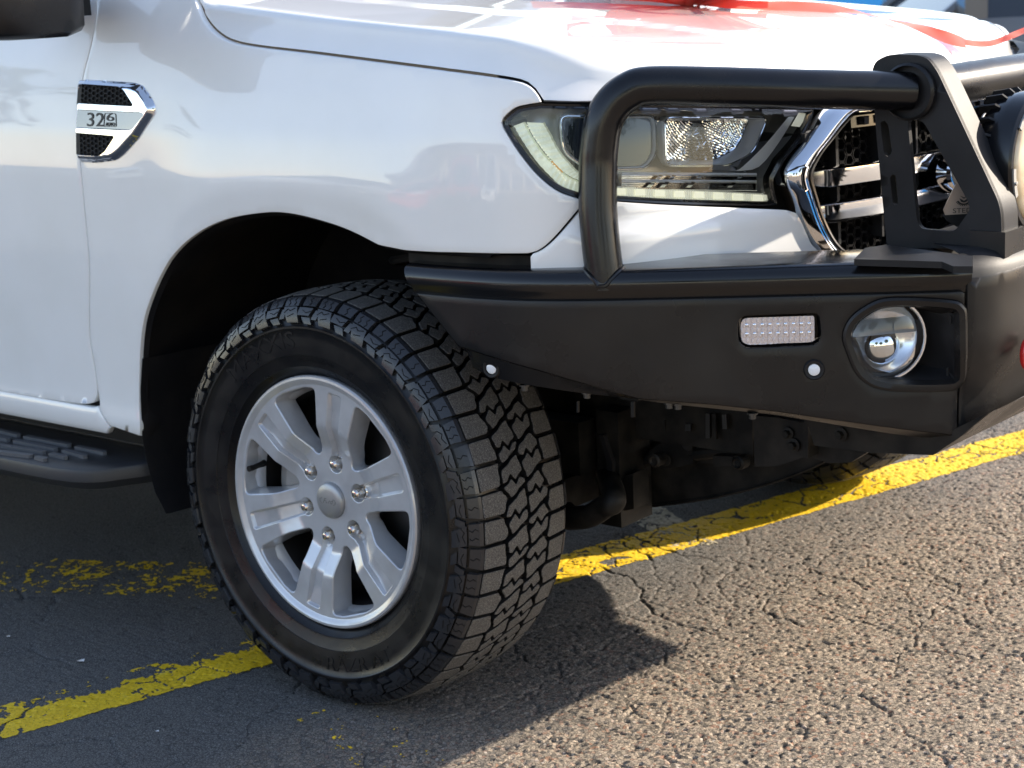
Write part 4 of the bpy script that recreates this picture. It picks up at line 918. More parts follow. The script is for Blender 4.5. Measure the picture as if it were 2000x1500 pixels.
# ------------------------------------------------------------------ wheels
TR = .381; NP = 13
def wheel_parts():
    """meshes in wheel space: axle along +Y (inwards), outer face at y=0"""
    parts = []
    def ang(r, a, y): return (r*math.cos(a), y, r*math.sin(a))
    # --- rim face
    R0 = .2145
    def dpt(r):
        r = np.asarray(r, float)
        return np.interp(r, [0, .095, .099, .134, .139, .205, .214, .24], [.023, .023, .0225, .0060, .0040, .0022, .0015, .0015])
    th0 = math.radians(18.5)
    def polar(L, c): return np.array([(r*math.cos(math.radians(a)+c), r*math.sin(math.radians(a)+c)) for r, a in L])
    wins = []; slots = []
    for k in range(6):
        cw_ = th0+math.pi/6+k*math.pi/3; cs = th0+k*math.pi/3
        W0 = polar([(.2085, -15.8), (.2095, -8), (.2095, 8), (.2085, 15.8), (.150, 13.8), (.128, 12.4), (.090, 4.5), (.086, 0), (.090, -4.5), (.128, -12.4), (.150, -13.8)], cw_)
        W0 = round_poly(W0, [.011, .004, .004, .011, .004, .004, .006, .004, .006, .004, .004], 4)
        wins.append(resample(ccw(W0), .004, True))
        e1 = np.array([math.cos(cs), math.sin(cs)]); e2 = np.array([-e1[1], e1[0]])
        hw0, hw1 = .0145, .0165; pr = .0165; rc = .0700
        S = [e1*.2035+e2*hw1, e1*.2035-e2*hw1]
        S = [e1*.205-e2*hw1, e1*.205+e2*hw1, e1*.140+e2*hw0, e1*.088+e2*.0125]
        arc = [e1*(rc+pr*math.cos(t))+e2*pr*math.sin(t) for t in np.linspace(math.radians(50), math.radians(310), 18)]
        S = list(round_poly(np.array([e1*.100-e2*.0128, e1*.140-e2*hw0, e1*.205-e2*hw1, e1*.205+e2*hw1, e1*.140+e2*hw0, e1*.100+e2*.0128]), [0, .004, .006, .006, .004, 0], 4))+arc
        slots.append(resample(ccw(np.array(S)), .0035, True))
    outer = np.array([(R0*math.cos(t), R0*math.sin(t)) for t in np.linspace(0, 2*math.pi, 150, endpoint=False)])
    cap = np.array([(.0335*math.cos(t), .0335*math.sin(t)) for t in np.linspace(0, 2*math.pi, 40, endpoint=False)])
    rr = .0016
    oW = [inset(w_, -.0022) for w_ in wins]; oS = [inset(s_, -rr) for s_ in slots]
    V, F = fill(outer, oW+oS+[cap], .006)
    up3 = lambda q, extra=0: np.stack([q[:, 0], dpt(np.hypot(q[:, 0], q[:, 1]))+extra, q[:, 1]], 1)
    mb = MB(); mb.add(up3(V), [tuple(f) for f in F])
    for k, (w0, w1) in enumerate(zip(wins, oW)):
        c = w0.mean(0); cw_ = th0+math.pi/6+k*math.pi/3; e = np.array([math.cos(cw_), math.sin(cw_)]); e2 = np.array([-e[1], e[0]])
        def shrink(q, a):
            rad = q@e; tan = q@e2
            rad2 = rad+(.118-rad)*0; 
            k_ = np.clip((.20-rad)/.10, 0, 1)
            t2 = tan*(1-a*(.10+.03*k_)); r2 = rad+a*(.006*k_**2)-a*.002*np.clip((rad-.19)/.02, 0, 1)
            return np.outer(r2, e)+np.outer(t2, e2)
        rings = [up3(w1), up3((w0*.3+w1*.7), .0004), up3(w0*.95+w1*.05, .0018), up3(w0, .0030)]
        for a in (.35, .7, 1.0):
            q = shrink(w0, a); y = dpt(np.hypot(w0[:, 0], w0[:, 1]))
            rings.append(np.stack([q[:, 0], y+.0030+(.036-y*.5)*a**1.15, q[:, 1]], 1))
        q = shrink(w0, 1.0); rings.append(np.stack([q[:, 0]*1.0, np.full(len(q), .046), q[:, 1]*1.0], 1))
        mb.loft([r[::-1] for r in rings], True)
    for k, (s0, s1) in enumerate(zip(slots, oS)):
        cs = th0+k*math.pi/3; e = np.array([math.cos(cs), math.sin(cs)])
        s2 = inset(s0, .0022); s3 = inset(s0, .0032)
        rad = lambda q: q@e
        fl = lambda q: np.where(rad(q) < .093, .0135, .0092+0*q[:, 0])-.0035*np.clip((rad(q)-.17)/.03, 0, 1)
        mb.loft([r[::-1] for r in (up3(s1), up3(s0*.7+s1*.3, rr*.3), up3(s0, rr), up3(s2, fl(s2)*.8), up3(s3, fl(s3)))], True)
        V, F = fill(s3, [], .006); mb.add(up3(V, fl(V)), [tuple(f) for f in F])
    mb.loft([up3(cap), up3(cap*.985, .004)][::-1], True)
    # flange and barrel
    fl_prof = [(.2145, .0015), (.2165, .0008), (.2200, -.0020), (.2250, -.0040), (.2290, -.0036), (.2312, -.0010), (.2318, .004), (.2300, .012), (.224, .016)]
    mb.lathe(fl_prof, (0, 0, 0), (0, 1, 0), 150)
    mb.obj('rim', 'alloy', None, smooth=26); parts.append(bpy.data.objects['rim'])
    mb = MB(); mb.lathe([(.2135, .003), (.2125, .012), (.207, .030), (.202, .036), (.201, .048)], (0, 0, 0), (0, 1, 0), 96); mb.lathe([(.201, .048), (.197, .055), (.196, .17), (.206, .19), (.215, .2), (.224, .205)], (0, 0, 0), (0, 1, 0), 96, 1); mb.obj('rim_barrel', ['alloy', 'liner'], None, smooth=40); parts.append(bpy.data.objects['rim_barrel'])  # deeper barrel dark: its shade, with brake dust, put into the colour
    # cap
    mb = MB(); mb.lathe([(.0330, .026), (.0330, .0185), (.0320, .0160), (.0300, .0145), (.02, .0125), (0, .0118)], (0, 0, 0), (0, 1, 0), 48); mb.obj('hub_cap', 'cap', None, smooth=50); parts.append(bpy.data.objects['hub_cap'])
    mb = MB(); ell = [(.0205*math.cos(t), .0110, .0082*math.sin(t)) for t in np.linspace(0, 2*math.pi, 41)]
    for s_ in (1, .90): mb.tube([(x*s_, .0126+.0000, z*s_) for x, y, z in ell], .00035, 5)
    v, f = text_mesh('Ford', 1, .02, 0, .4); v[:, :2] *= .026/(v[:, 0].max()-v[:, 0].min()); mb.add([(x, .0121+z*0-.0002, y) for x, y, z in v], f); mb.obj('cap_emblem', 'caplogo', None, smooth=0); parts.append(bpy.data.objects['cap_emblem'])
    # nuts
    for k in range(6):
        a = th0+k*math.pi/3; c = np.array([.0700*math.cos(a), .034, .0700*math.sin(a)]); mb = MB()
        mb.lathe([(.0125, .004), (.0125, .002), (.0105, .0)], c, (0, 1, 0), 24); mb.lathe([(.0098, 0), (.0098, -.013), (.0088, -.015)], c, (0, 1, 0), 6)
        mb.lathe([(.0086, -.013), (.0080, -.017), (.0055, -.0205), (0, -.022)], c, (0, 1, 0), 20); mb.obj('wheel_nut', 'nut', None, smooth=25, recalc=True); parts.append(COL.objects[-1])
    mb = MB(); a = math.radians(168); p = np.array([.193*math.cos(a), .035, .193*math.sin(a)]); q = p+np.array([.006, -.034, -.001]); mb.tube([p, (p+q)/2, q], [.0065, .005, .005], 10); mb.tube([q, q+np.array([.001, -.011, 0])], .0056, 10); mb.obj('valve_stem', 'rubber', None); parts.append(COL.objects[-1])
    # brake disc and caliper
    mb = MB(); mb.lathe([(.06, .062), (.08, .060), (.082, .078), (.152, .080), (.153, .104), (.08, .106)], (0, 0, 0), (0, 1, 0), 64); mb.obj('brake_disc', 'disc', None, smooth=30); parts.append(COL.objects[-1])
    mb = MB(); rings = []
    for a in np.linspace(math.radians(150), math.radians(215), 10): rings.append([(r*math.cos(a), y, r*math.sin(a)) for r, y in ((.105, .058), (.150, .052), (.170, .058), (.172, .11), (.105, .11))])
    mb.loft(rings, True, cap0=True, cap1=True); mb.obj('brake_caliper', 'caliper', None, smooth=20, recalc=True); parts.append(COL.objects[-1])
    mb = MB(); mb.lathe([(0, .115), (.19, .118), (.19, .12)], (0, 0, 0), (0, 1, 0), 40); mb.lathe([(.055, .03), (.055, .12)], (0, 0, 0), (0, 1, 0), 30); mb.obj('hub_backing', 'dark', None); parts.append(COL.objects[-1])
    # --- tyre carcass
    prof = [(.2260, .020), (.2325, .0075), (.2385, .0010), (.2480, -.0045), (.2485, -.0060), (.2520, -.0066), (.2700, -.0120), (.2705, -.0132), (.2740, -.0137), (.300, -.0170), (.316, -.0178), (.3180, -.0200), (.3215, -.0200), (.3235, -.0170), (.3320, -.0140), (.3440, -.0075), (.354, .0000), (.3620, .0100), (.3655, .026), (.3675, .06), (.3685, .1180)]
    full = prof+[(r, .236-y) for r, y in prof[::-1][1:]]
    mb = MB(); mb.lathe(full, (0, 0, 0), (0, 1, 0), 170)
    # raised rings of small lettering stand-ins are left to the word below
    def word(t, r, a_mid, size, flip=False, e=.0016, yb=-.0165, sp=1.0):
        v, f = text_mesh(t, size, .5)
        P = []
        for x, y, z in v:
            rr_ = r+y if not flip else r-y
            a = a_mid-(x*sp)/r if not flip else a_mid+(x*sp)/r
            yy = np.interp(rr_, [p[0] for p in prof], [p[1] for p in prof])
            P.append((rr_*math.cos(a), yy-(e*.55 if z > 0 else -.001), rr_*math.sin(a)))
        mb.add(P, f, 0)
    word('MAXXIS', .2960, math.radians(116), .042, sp=1.35)
    word('RAZR AT', .2960, math.radians(-72), .036, flip=True, sp=1.2)
    word('265/60R18  114S', .2600, math.radians(40), .012, sp=1.15, e=.0007)
    word('TUBELESS  RADIAL', .2600, math.radians(88), .010, sp=1.15, e=.0007)
    word('LOAD RANGE E  PLY RATING', .2600, math.radians(-35), .009, flip=True, sp=1.1, e=.0006)
    mb.obj('tyre', 'rubber', None, smooth=45); parts.append(COL.objects[-1])
    # --- tread: blocks (s along circumference in pitches 0..1, y across)
    PI2 = 2*math.pi; pl = PI2*TR/NP
    def crown(y): return TR-.0095*(abs(y-.118)/.118)**3.2
    g = .0076
    sh = []
    seeds = []      # (s in pitches, y, kind)
    for a, yy in [(.0, .033), (.25, .037), (.5, .032), (.75, .036)]: seeds.append((a, yy, 's'))
    for a, yy in [(.10, .0905), (.43, .0870), (.77, .0890)]: seeds.append((a, yy, 'c'))
    for a, yy in [(.27, .1480), (.60, .1450), (.935, .1495)]: seeds.append((a, yy, 'c'))
    for a, yy in [(.12, .2030), (.37, .1990), (.62, .2040), (.87, .2000)]: seeds.append((a, yy, 's'))
    jr = random.Random(5); seeds = [(a+(jr.random()-.5)*.05, y+(jr.random()-.5)*.006, k) if k == 'c' else (a, y, k) for a, y, k in seeds]
    allp = [((s_+o_)*pl+.9*0, y, k) for o_ in (-1, 0, 1, 2) for s_, y, k in seeds]
    shear = 1.3
    def cell(i0):
        s0, y0, k0 = seeds[i0]; c = np.array([s0*pl, y0]); P = np.array([(c[0]-.07, .0085), (c[0]+.07, .0085), (c[0]+.07, .2275), (c[0]-.07, .2275)])
        for x, y, k in allp:
            q = np.array([x, y])
            if np.hypot(*(q-c)) < 1e-6 or abs(q-c).max() > .12: continue
            m = (q+c)/2; n = q-c
            n = np.array([n[0]-shear*n[1]*.35, n[1]-shear*n[0]*.35]) if (k0 == 'c' and k == 'c') else n
            if k0 == 's' and k == 's' and abs(n[1]) < .02: n = np.array([n[0], n[1]*.2])
            d = (P-m)@n; out = []
            for i in range(len(P)):
                a, b = P[i], P[(i+1) % len(P)]; da, db = d[i], d[(i+1) % len(P)]
                if da <= 0: out.append(a)
                if (da < 0 < db) or (db < 0 < da): out.append(a+(b-a)*(-da)/(db-da))
            P = np.array(out)
        return P/np.array([pl, 1])
    cells_ = [(cell(i), seeds[i][2]) for i in range(len(seeds))]
    cenc = [c for c, k in cells_ if k == 'c']
    for c, k in cells_:
        if k == 's': sh.append((0 if c[:, 1].mean() < .118 else 1, len(sh) % 2, [tuple(q) for q in c]))
    tops = []
    def block(poly, pitch, dep=.0125, mi=0):
        P = np.array([((s+pitch)*pl, y) for s, y in poly]); P = ccw(P)
        out = []
        for i in range(len(P)):
            a, b = P[i], P[(i+1) % len(P)]; L = np.hypot(*(b-a)); out.append(a)
            if L > .022 and min(a[1], b[1]) > .02 and max(a[1], b[1]) < .216:
                c0, c1 = (a, b) if (a[0], a[1]) < (b[0], b[1]) else (b, a); n = c1-c0; n = np.array([-n[1], n[0]])/np.hypot(*n)*.0012
                m1 = c0+(c1-c0)*.40+n; m2 = c0+(c1-c0)*.60-n
                out += [m1, m2] if c0 is a else [m2, m1]
        P = np.array(out)
        P = inset(P, g*.5) if mi == 0 else P
        P2 = round_poly(P, .0030, 2)
        top = [ (crown(y)*math.cos(s/TR), y, crown(y)*math.sin(s/TR)) for s, y in inset(P2, .0008)]
        t1 = [((crown(y)-.0010)*math.cos(s/TR), y, (crown(y)-.0010)*math.sin(s/TR)) for s, y in P2]
        b = [((crown(y)-dep)*math.cos(s/TR), y, (crown(y)-dep)*math.sin(s/TR)) for s, y in inset(P2, -.0010)]
        n = len(top); k = len(tb.v)
        tb.add(top+t1+b, [tuple(range(n))]+[(i, i+n, (i+1) % n+n, (i+1) % n) for i in range(n)], 0)
        tb.add(t1+b, [(i, i+n, (i+1) % n+n, (i+1) % n) for i in range(n)], 1)
    def sipe_split(poly, a, b):
        return [poly]
    tb = MB()
    for p in range(NP):
        jit = .0
        for q in cenc:
            Q = np.array([(s*pl, y) for s, y in q]); c = Q.mean(0); w0, w1 = Q[:, 1].min(), Q[:, 1].max(); am = .0075
            fr = [0, .26, .42, .58, .74, 1]; of = [-.001, -.001, am, -am, .001, .001]
            cut = lambda y: c[0]+np.interp((y-w0)/(w1-w0), fr, of)+.18*(y-c[1])
            dn = [Q[i]+(Q[(i+1) % len(Q)]-Q[i])*t for i in range(len(Q)) for t in np.linspace(0, 1, 7)[:-1]]
            for sg in (-1, 1):
                sd = [sg*(d_[0]-cut(d_[1])) > -.0014 for d_ in dn]; m = len(dn)
                st = [i for i in range(m) if sd[i] and not sd[i-1]]
                if len(st) != 1: block([(x/pl, y) for x, y in Q], p) if sg > 0 else None; continue
                run = []; i = st[0]
                while sd[i % m] and len(run) < m: run.append(dn[i % m]); i += 1
                ya, yb = run[-1][1], run[0][1]
                zz = [(cut(w0+(w1-w0)*f)-sg*.0014, w0+(w1-w0)*f) for f in fr]; zz = [z_ for z_ in zz if min(ya, yb)+.001 < z_[1] < max(ya, yb)-.001]
                zz.sort(key=lambda r_: r_[1], reverse=ya > yb)
                # thin the straight runs
                R_ = [run[0]]+[run[k] for k in range(1, len(run)-1) if abs(np.cross(run[k]-run[k-1], run[k+1]-run[k])) > 1e-9]+[run[-1]]
                block([(x/pl, y) for x, y in R_+[np.array(z_) for z_ in zz]], p)
        for side, j, q in sh:
            block([(s+jit, y) for s, y in q], p)
            # shoulder lug running down onto the sidewall, outer face stepped and skewed
            sq = [s for s, y in q if (y < .012 or y > .224)]; a0 = min(sq)+.017; a1 = max(sq)-.017
            long_ = (j == 0); dy = .0 if long_ else .0035
            def lug(sec, a0t, a1t, a0b, a1b, nn__=4, thick=.010):
                rows = []
                for kk, (r, y) in enumerate(sec):
                    tp = kk/(len(sec)-1); aa = a0t+(a0b-a0t)*tp; ab = a1t+(a1b-a1t)*tp; yy = y if not side else .236-y
                    rows.append([(r*math.cos((s_+p)*pl/TR), yy, r*math.sin((s_+p)*pl/TR)) for s_ in np.linspace(aa, ab, nn__)])
                inn = [[(v_[0]*(1-thick), v_[1]+(thick if not side else -thick), v_[2]*(1-thick)) for v_ in r_] for r_ in rows]
                tb.loft(rows, False, 2); tb.loft([[r_[0] for r_ in rows], [r_[0] for r_ in inn]], False, 2)
                tb.loft([[r_[-1] for r_ in inn], [r_[-1] for r_ in rows]], False, 2); tb.loft([rows[-1], inn[-1]], False, 2)
            top_ = [(crown(.010)-.001, .0095+dy*.5), (.3710, .0020+dy), (.3650, -.0045+dy), (.3570, -.0100+dy*.7)]
            lug(top_, a0, a1, a0+(.015 if long_ else .025), a1-(.005 if long_ else .0))
            if long_:
                lug([(.3560, -.0138), (.3480, -.0182), (.3380, -.0212), (.3290, -.0222)], a0+.01, a1-.015, a0-.035, a1-.08)
                lug([(.3520, -.0128), (.3440, -.0168), (.3360, -.0190)], a1-.05, a1+.02, a1-.01, a1+.065)
            else:
                lug([(.3550, -.0130), (.3480, -.0172), (.3420, -.0196)], a0+.025, a1+.01, a0+.06, a1+.025)
                lug([(.3385, -.0186), (.3330, -.0206), (.3275, -.0216)], a0+.05, a1-.03, a0+.01, a1-.09)
            if side == 0:
                for fa in ((.30, .68) if long_ else (.50,)):
                    P0 = []
                    for r, df in ((.3700, 0), (.3660, .09), (.3620, -.04), (.3580, .05)):
                        y = np.interp(r, [.3570, .3650, .3710, .378], [-.0100+dy*.7, -.0045+dy, .0020+dy, .0095]); s_ = a0+(a1-a0)*(fa+df); P0.append((r*math.cos((s_+p)*pl/TR), y-.0002, r*math.sin((s_+p)*pl/TR)))
                    tb.tube(P0, .0009, 4, 1, caps=False)
                for (fa, fb, ra, rb) in (((.15, .45, .3535, .3490), (.45, .62, .3490, .3525), (.62, .85, .3525, .3465), (.20, .60, .3440, .3395)) if long_ else ((.2, .5, .3500, .3465), (.5, .8, .3465, .3505))):
                    P0 = []
                    sec = [(.3560, -.0140), (.3480, -.0184), (.3380, -.0214), (.3290, -.0224)] if long_ else [(.3550, -.0132), (.3480, -.0174), (.3420, -.0198)]
                    for r, f_ in ((ra, fa), (rb, fb)):
                        y = np.interp(r, [q_[0] for q_ in sec[::-1]], [q_[1] for q_ in sec[::-1]]); s_ = a0+(a1-a0)*f_
                        P0.append((r*math.cos((s_+p)*pl/TR), y, r*math.sin((s_+p)*pl/TR)))
                    tb.tube([P0[0], (np.array(P0[0])+np.array(P0[1]))/2, P0[1]], .0008, 4, 1, caps=False)
    tb.obj('tread', ['tread', 'groove', 'shoulder'], None, smooth=22, recalc=True, kind='stuff'); parts.append(COL.objects[-1])
    return parts
proto = wheel_parts()
def place_wheel(loc, rot, first):
    wr = empty('wheel', loc, truck); wr.rotation_euler = rot
    for q in proto:
        c = q if first else q.copy()
        if not first: COL.objects.link(c)
        c.parent = wr
    return wr
ST = math.radians(.6)
place_wheel((.001, .001, .3775), (math.radians(-1.8), 0, -ST), True)
place_wheel((0, YM2-.001, .3775), (math.radians(1.8), 0, math.pi), False)
place_wheel((-3.22, .01, .3775), (0, 0, 0), False)
place_wheel((-3.22, YM2-.01, .3775), (0, 0, math.pi), False)

# ---- wheel well liner with its rear flap
mb = MB(); ar = body.outline(smooth_px(ARCH, 4)+[(790, 490), (870, 494), (960, 496)]); arc3 = body.pt(ar[:, 0], ar[:, 1], .006)
arc3 = list(arc3)
def off(k, y): return [np.array([p[0]+(0 if True else 0), y, p[2]]) for p in arc3]
sc_ = lambda P, k: [np.array([p[0]*k, p[1], .372+(p[2]-.372)*k]) for p in P]
a1_ = sc_([np.array([p[0], p[1]+.002, p[2]]) for p in arc3], 1.0); a2_ = sc_([np.array([p[0], .02, p[2]]) for p in arc3], .985)
low = np.array([-.478, .02, .26])
mb.loft([a1_, a2_, sc_(off(0, .12), 1.0), sc_(off(0, .45), 1.02), sc_(off(0, .5), .6)], False)
mb.obj('wheel_arch_liner', 'liner', truck, smooth=50, mirror=True)
flap = [on_plane(x, y, y=.008) for x, y in [(276, 700), (272, 760), (275, 852), (284, 900), (300, 960), (322, 1003)]]
mb = MB(); F1 = [p+np.array([.004, 0, 0]) for p in flap]; F2 = [p+np.array([.03, .20, .0]) for p in flap]; F3 = [p+np.array([.05, .42, .0]) for p in flap]
mb.loft([[p+np.array([-.006, .004, 0]) for p in F1], F1, [p+np.array([.004, .01, 0]) for p in F1], F2, F3], False); mb.obj('mud_flap', 'liner', truck, smooth=60, mirror=True)
# ---- running board
def step():
    rb = empty('running_board', (0, 0, 0), truck)
    zt = .372
    outl = [on_plane(x, y, z=zt) for x, y in [(0, 893), (60, 905), (105, 913), (150, 918), (190, 918), (285, 905)]]
    x0 = outl[0][0]; ys = outl[0][1]
    front = [(p[0], p[1]) for p in outl]
    inn = [(-2.6, .10), (-.50, .10)]
    P = [(-2.6, ys), *front, (-.47, .125), (-2.6, .125)]
    P = ccw(np.array(P)); P = resample(round_poly(P, .008, 2), .03, True)
    mb = MB(); f3 = lambda q, z: [(p[0], p[1], z) for p in q]
    V, F = fill(inset(P, .006), [], .05); mb.add(f3(V, zt), [tuple(f) for f in F]); mb.loft([f3(inset(P, .006), zt), f3(inset(P, .002), zt-.002), f3(P, zt-.008), f3(P, zt-.026), f3(inset(P, .02), zt-.045)][::-1], True); mb.obj('step_board', 'board', rb, smooth=40, mirror=True)
    mb = MB(); V2 = [(-2.6, .120, .50), (-.46, .120, .49), (-.46, .122, .374), (-2.6, .125, .374)]
    mb.add(V2+[(x, y+.05, z) for x, y, z in V2], [(0, 1, 2, 3), (7, 6, 5, 4), (0, 4, 5, 1)]); mb.obj('board_backing', 'plastic', rb, recalc=True, mirror=True)
    # non-slip pads: rows along the board, broken at intervals
    rows = [[(-200, 795), (40, 851)], [(50, 853), (139, 870)], [(150, 873), (208, 885)], [(-200, 815), (20, 859)], [(30, 861), (113, 878)], [(125, 880), (170, 892)], [(-200, 840), (90, 884)], [(100, 887), (132, 894)], [(-200, 858), (64, 891)], [(72, 893), (92, 898)]]
    for (a, b) in rows:
        A = on_plane(*a, z=zt+.004); B = on_plane(*b, z=zt+.004); mb = MB(); w_ = .0065
        Q = [(A[0], A[1]-w_), (B[0]-.004, B[1]-w_), (B[0], B[1]), (B[0]-.006, B[1]+w_), (A[0], A[1]+w_)]
        mb.loft([[(x, y, zt-.002) for x, y in Q], [(x, y, zt+.006) for x, y in Q], [(x*.9995-.0001, y, zt+.007) for x, y in Q]], True, cap1=True); mb.obj('step_pad', 'pad', rb, smooth=20)
step()
# ---- mirror
def mirror():
    m_ = empty('side_mirror', (0, 0, 0), truck)
    mb = MB(); rings = []
    # housing lofted along y (outboard), foot towards the door
    prof = [(-.09, 1.215), (-.05, 1.209), (.008, 1.211), (.020, 1.222), (.024, 1.30), (.018, 1.42), (.0, 1.445), (-.07, 1.44), (-.09, 1.40), (-.092, 1.24)]
    c = np.array([0, 1.32])
    for y, k, dx in ((-.04, .70, -.03), (-.06, .92, -.01), (-.10, 1, 0), (-.18, 1.0, -.005), (-.25, .97, -.015), (-.285, .85, -.02), (-.292, .6, -.03)):
        rings.append([(-.475+dx+(x)*k, y, c[1]+(z-c[1])*k-(0.0 if y > -.2 else 0)) for x, z in prof])
    mb.loft(rings, True, cap0=True, cap1=True); mb.obj('mirror_housing', 'tube', m_, smooth=50, recalc=True, mirror=True)
    mb = MB(); mb.box((-.62, -.01, 1.275), (.12, .08, .06)); mb.obj('mirror_arm', 'plastic', m_, mirror=True)
mirror()
# ---- fender vent: chrome frame, two honeycomb pockets, badge
def vent():
    v_ = empty('fender_vent', (0, 0, 0), truck)
    out = [(155, 158), (170, 155), (262, 161), (280, 167), (296, 190), (304, 207), (303, 222), (272, 270), (243, 302), (228, 313), (190, 318), (158, 316), (152, 300), (151, 270), (155, 200)]
    o = ccw(body.outline(round_poly(out, [0, 0, 6, 6, 6, 4, 4, 3, 6, 6, 0, 0, 0, 0, 0], 4)))
    inn1 = [(159, 164), (170, 163), (240, 168), (252, 175), (270, 203), (268, 207), (153, 201)]
    inn2 = [(151, 257), (234, 264), (230, 272), (214, 296), (202, 304), (153, 302)]
    bad = [(156, 212), (285, 218), (292, 222), (268, 252), (260, 254), (152, 249)]
    hs = [ccw(body.outline(round_poly(q, 3, 3))) for q in (inn1, inn2, bad)]
    mb = MB(); O = resample(o, .004, True); H = [resample(h, .004, True) for h in hs]
    e0 = -.0125
    def top(q):    # bevelled: proud near the middle line, sloping out to the body
        d = dist_poly(q, O); return e0*np.clip(d/.010, .12, 1)
    V, F = fill(O, H, .0024); mb.add(body.pt(V[:, 0], V[:, 1], top(V)), [tuple(f) for f in F])
    mb.loft([body.pt(O[:, 0], O[:, 1], .004), body.pt(O[:, 0], O[:, 1], top(O))], True)
    for h, dd in zip(H, (.0118, .0118, .009)):
        h2 = inset(h, .0012); mb.loft([body.pt(h[:, 0], h[:, 1], top(h))[::-1], body.pt(h2[:, 0], h2[:, 1], top(h)+.0015)[::-1], body.pt(h2[:, 0], h2[:, 1], dd+e0)[::-1]], True)
    mb.obj('vent_frame', 'chrome', v_, smooth=60)
    for h in H[:2]:
        mb = MB(); V, F = fill(inset(h, .001), [], .02); mb.add(body.pt(V[:, 0], V[:, 1], -.0012), [tuple(f) for f in F]); mb.obj('vent_back', 'dark', v_)
        mb = MB(); s_ = .0062; hi = inset(h, .003); x0 = h[:, 0].min()
        pts = [(x0+.017+i*s_*1.5*1.25, h[:, 1].min()+j*s_*1.5+(s_*.75 if i % 2 else 0)) for i in range(14) for j in range(-1, 8)]
        for cx, cz in pts:
            if not pip(np.array([(cx, cz)]), hi)[0]: continue
            P = [(cx+s_*1.15*math.cos(k*math.pi/3), cz+s_*.86*math.sin(k*math.pi/3)) for k in range(6)]; Q = [(cx+s_*.95*math.cos(k*math.pi/3), cz+s_*.68*math.sin(k*math.pi/3)) for k in range(6)]
            mb.loft([body.pt(np.array(P)[:, 0], np.array(P)[:, 1], -.0045), body.pt(np.array(Q)[:, 0], np.array(Q)[:, 1], -.0048), body.pt(np.array(Q)[:, 0], np.array(Q)[:, 1], -.0016)], True)
        L = [(x0+.001, h[:, 1].min()+.001), (x0+.014, h[:, 1].min()+.001), (x0+.014, h[:, 1].max()-.001), (x0+.002, h[:, 1].max()-.001)]
        mb.add(body.pt(np.array(L)[:, 0], np.array(L)[:, 1], -.0050), [(0, 1, 2, 3)]); mb.obj('vent_mesh', 'plastic', v_, smooth=20)
    mb = MB(); V, F = fill(inset(H[2], .0005), [], .006); mb.add(body.pt(V[:, 0], V[:, 1], -.0052), [tuple(f) for f in F]); mb.obj('badge_plate', 'badge', v_)
    # raised figures
    def put(t, px, py, hpx, wpx, name, mm='ink', e=-.0058, mb=None):
        v, f = text_mesh(t, 1, .5); hh = v[:, 1].max()-v[:, 1].min(); ww = v[:, 0].max()-v[:, 0].min()
        c = body.inv(px, py); a = body.inv(px+wpx/2, py)[0]-body.inv(px-wpx/2, py)[0]; b = body.inv(px, py-hpx/2)[1]-body.inv(px, py+hpx/2)[1]
        y0 = (v[:, 1].max()+v[:, 1].min())/2
        P = [body.pt(c[0]+x/ww*a, c[1]+(y-y0)/hh*b, e+(-.0006 if z > 0 else .0006)) for x, y, z in v]
        mb.add(P, f)
    mb = MB(); put('32', 191, 233, 27, 33, '', mb=mb); mb.obj('badge_figures', 'ink', v_, smooth=0)
    mb = MB(); put('6', 220, 228, 16, 15, '', mb=mb); put('AUTO', 220, 242, 7, 18, '', mb=mb)
    fr = round_poly([(209, 220), (231, 221), (232, 247), (207, 247)], 3, 3); fr = ccw(body.outline(fr)); f2 = inset(fr, .0009)
    mb.loft([body.pt(q[:, 0], q[:, 1], e) for q, e in ((fr, -.0050), (fr, -.0064), (f2, -.0064), (f2, -.0050))], True); mb.obj('gear_box_badge', 'ink', v_, smooth=0)
    mb = MB(); put('TDCi', 163, 232, 14, 18, '', mb=mb) if False else None
vent()

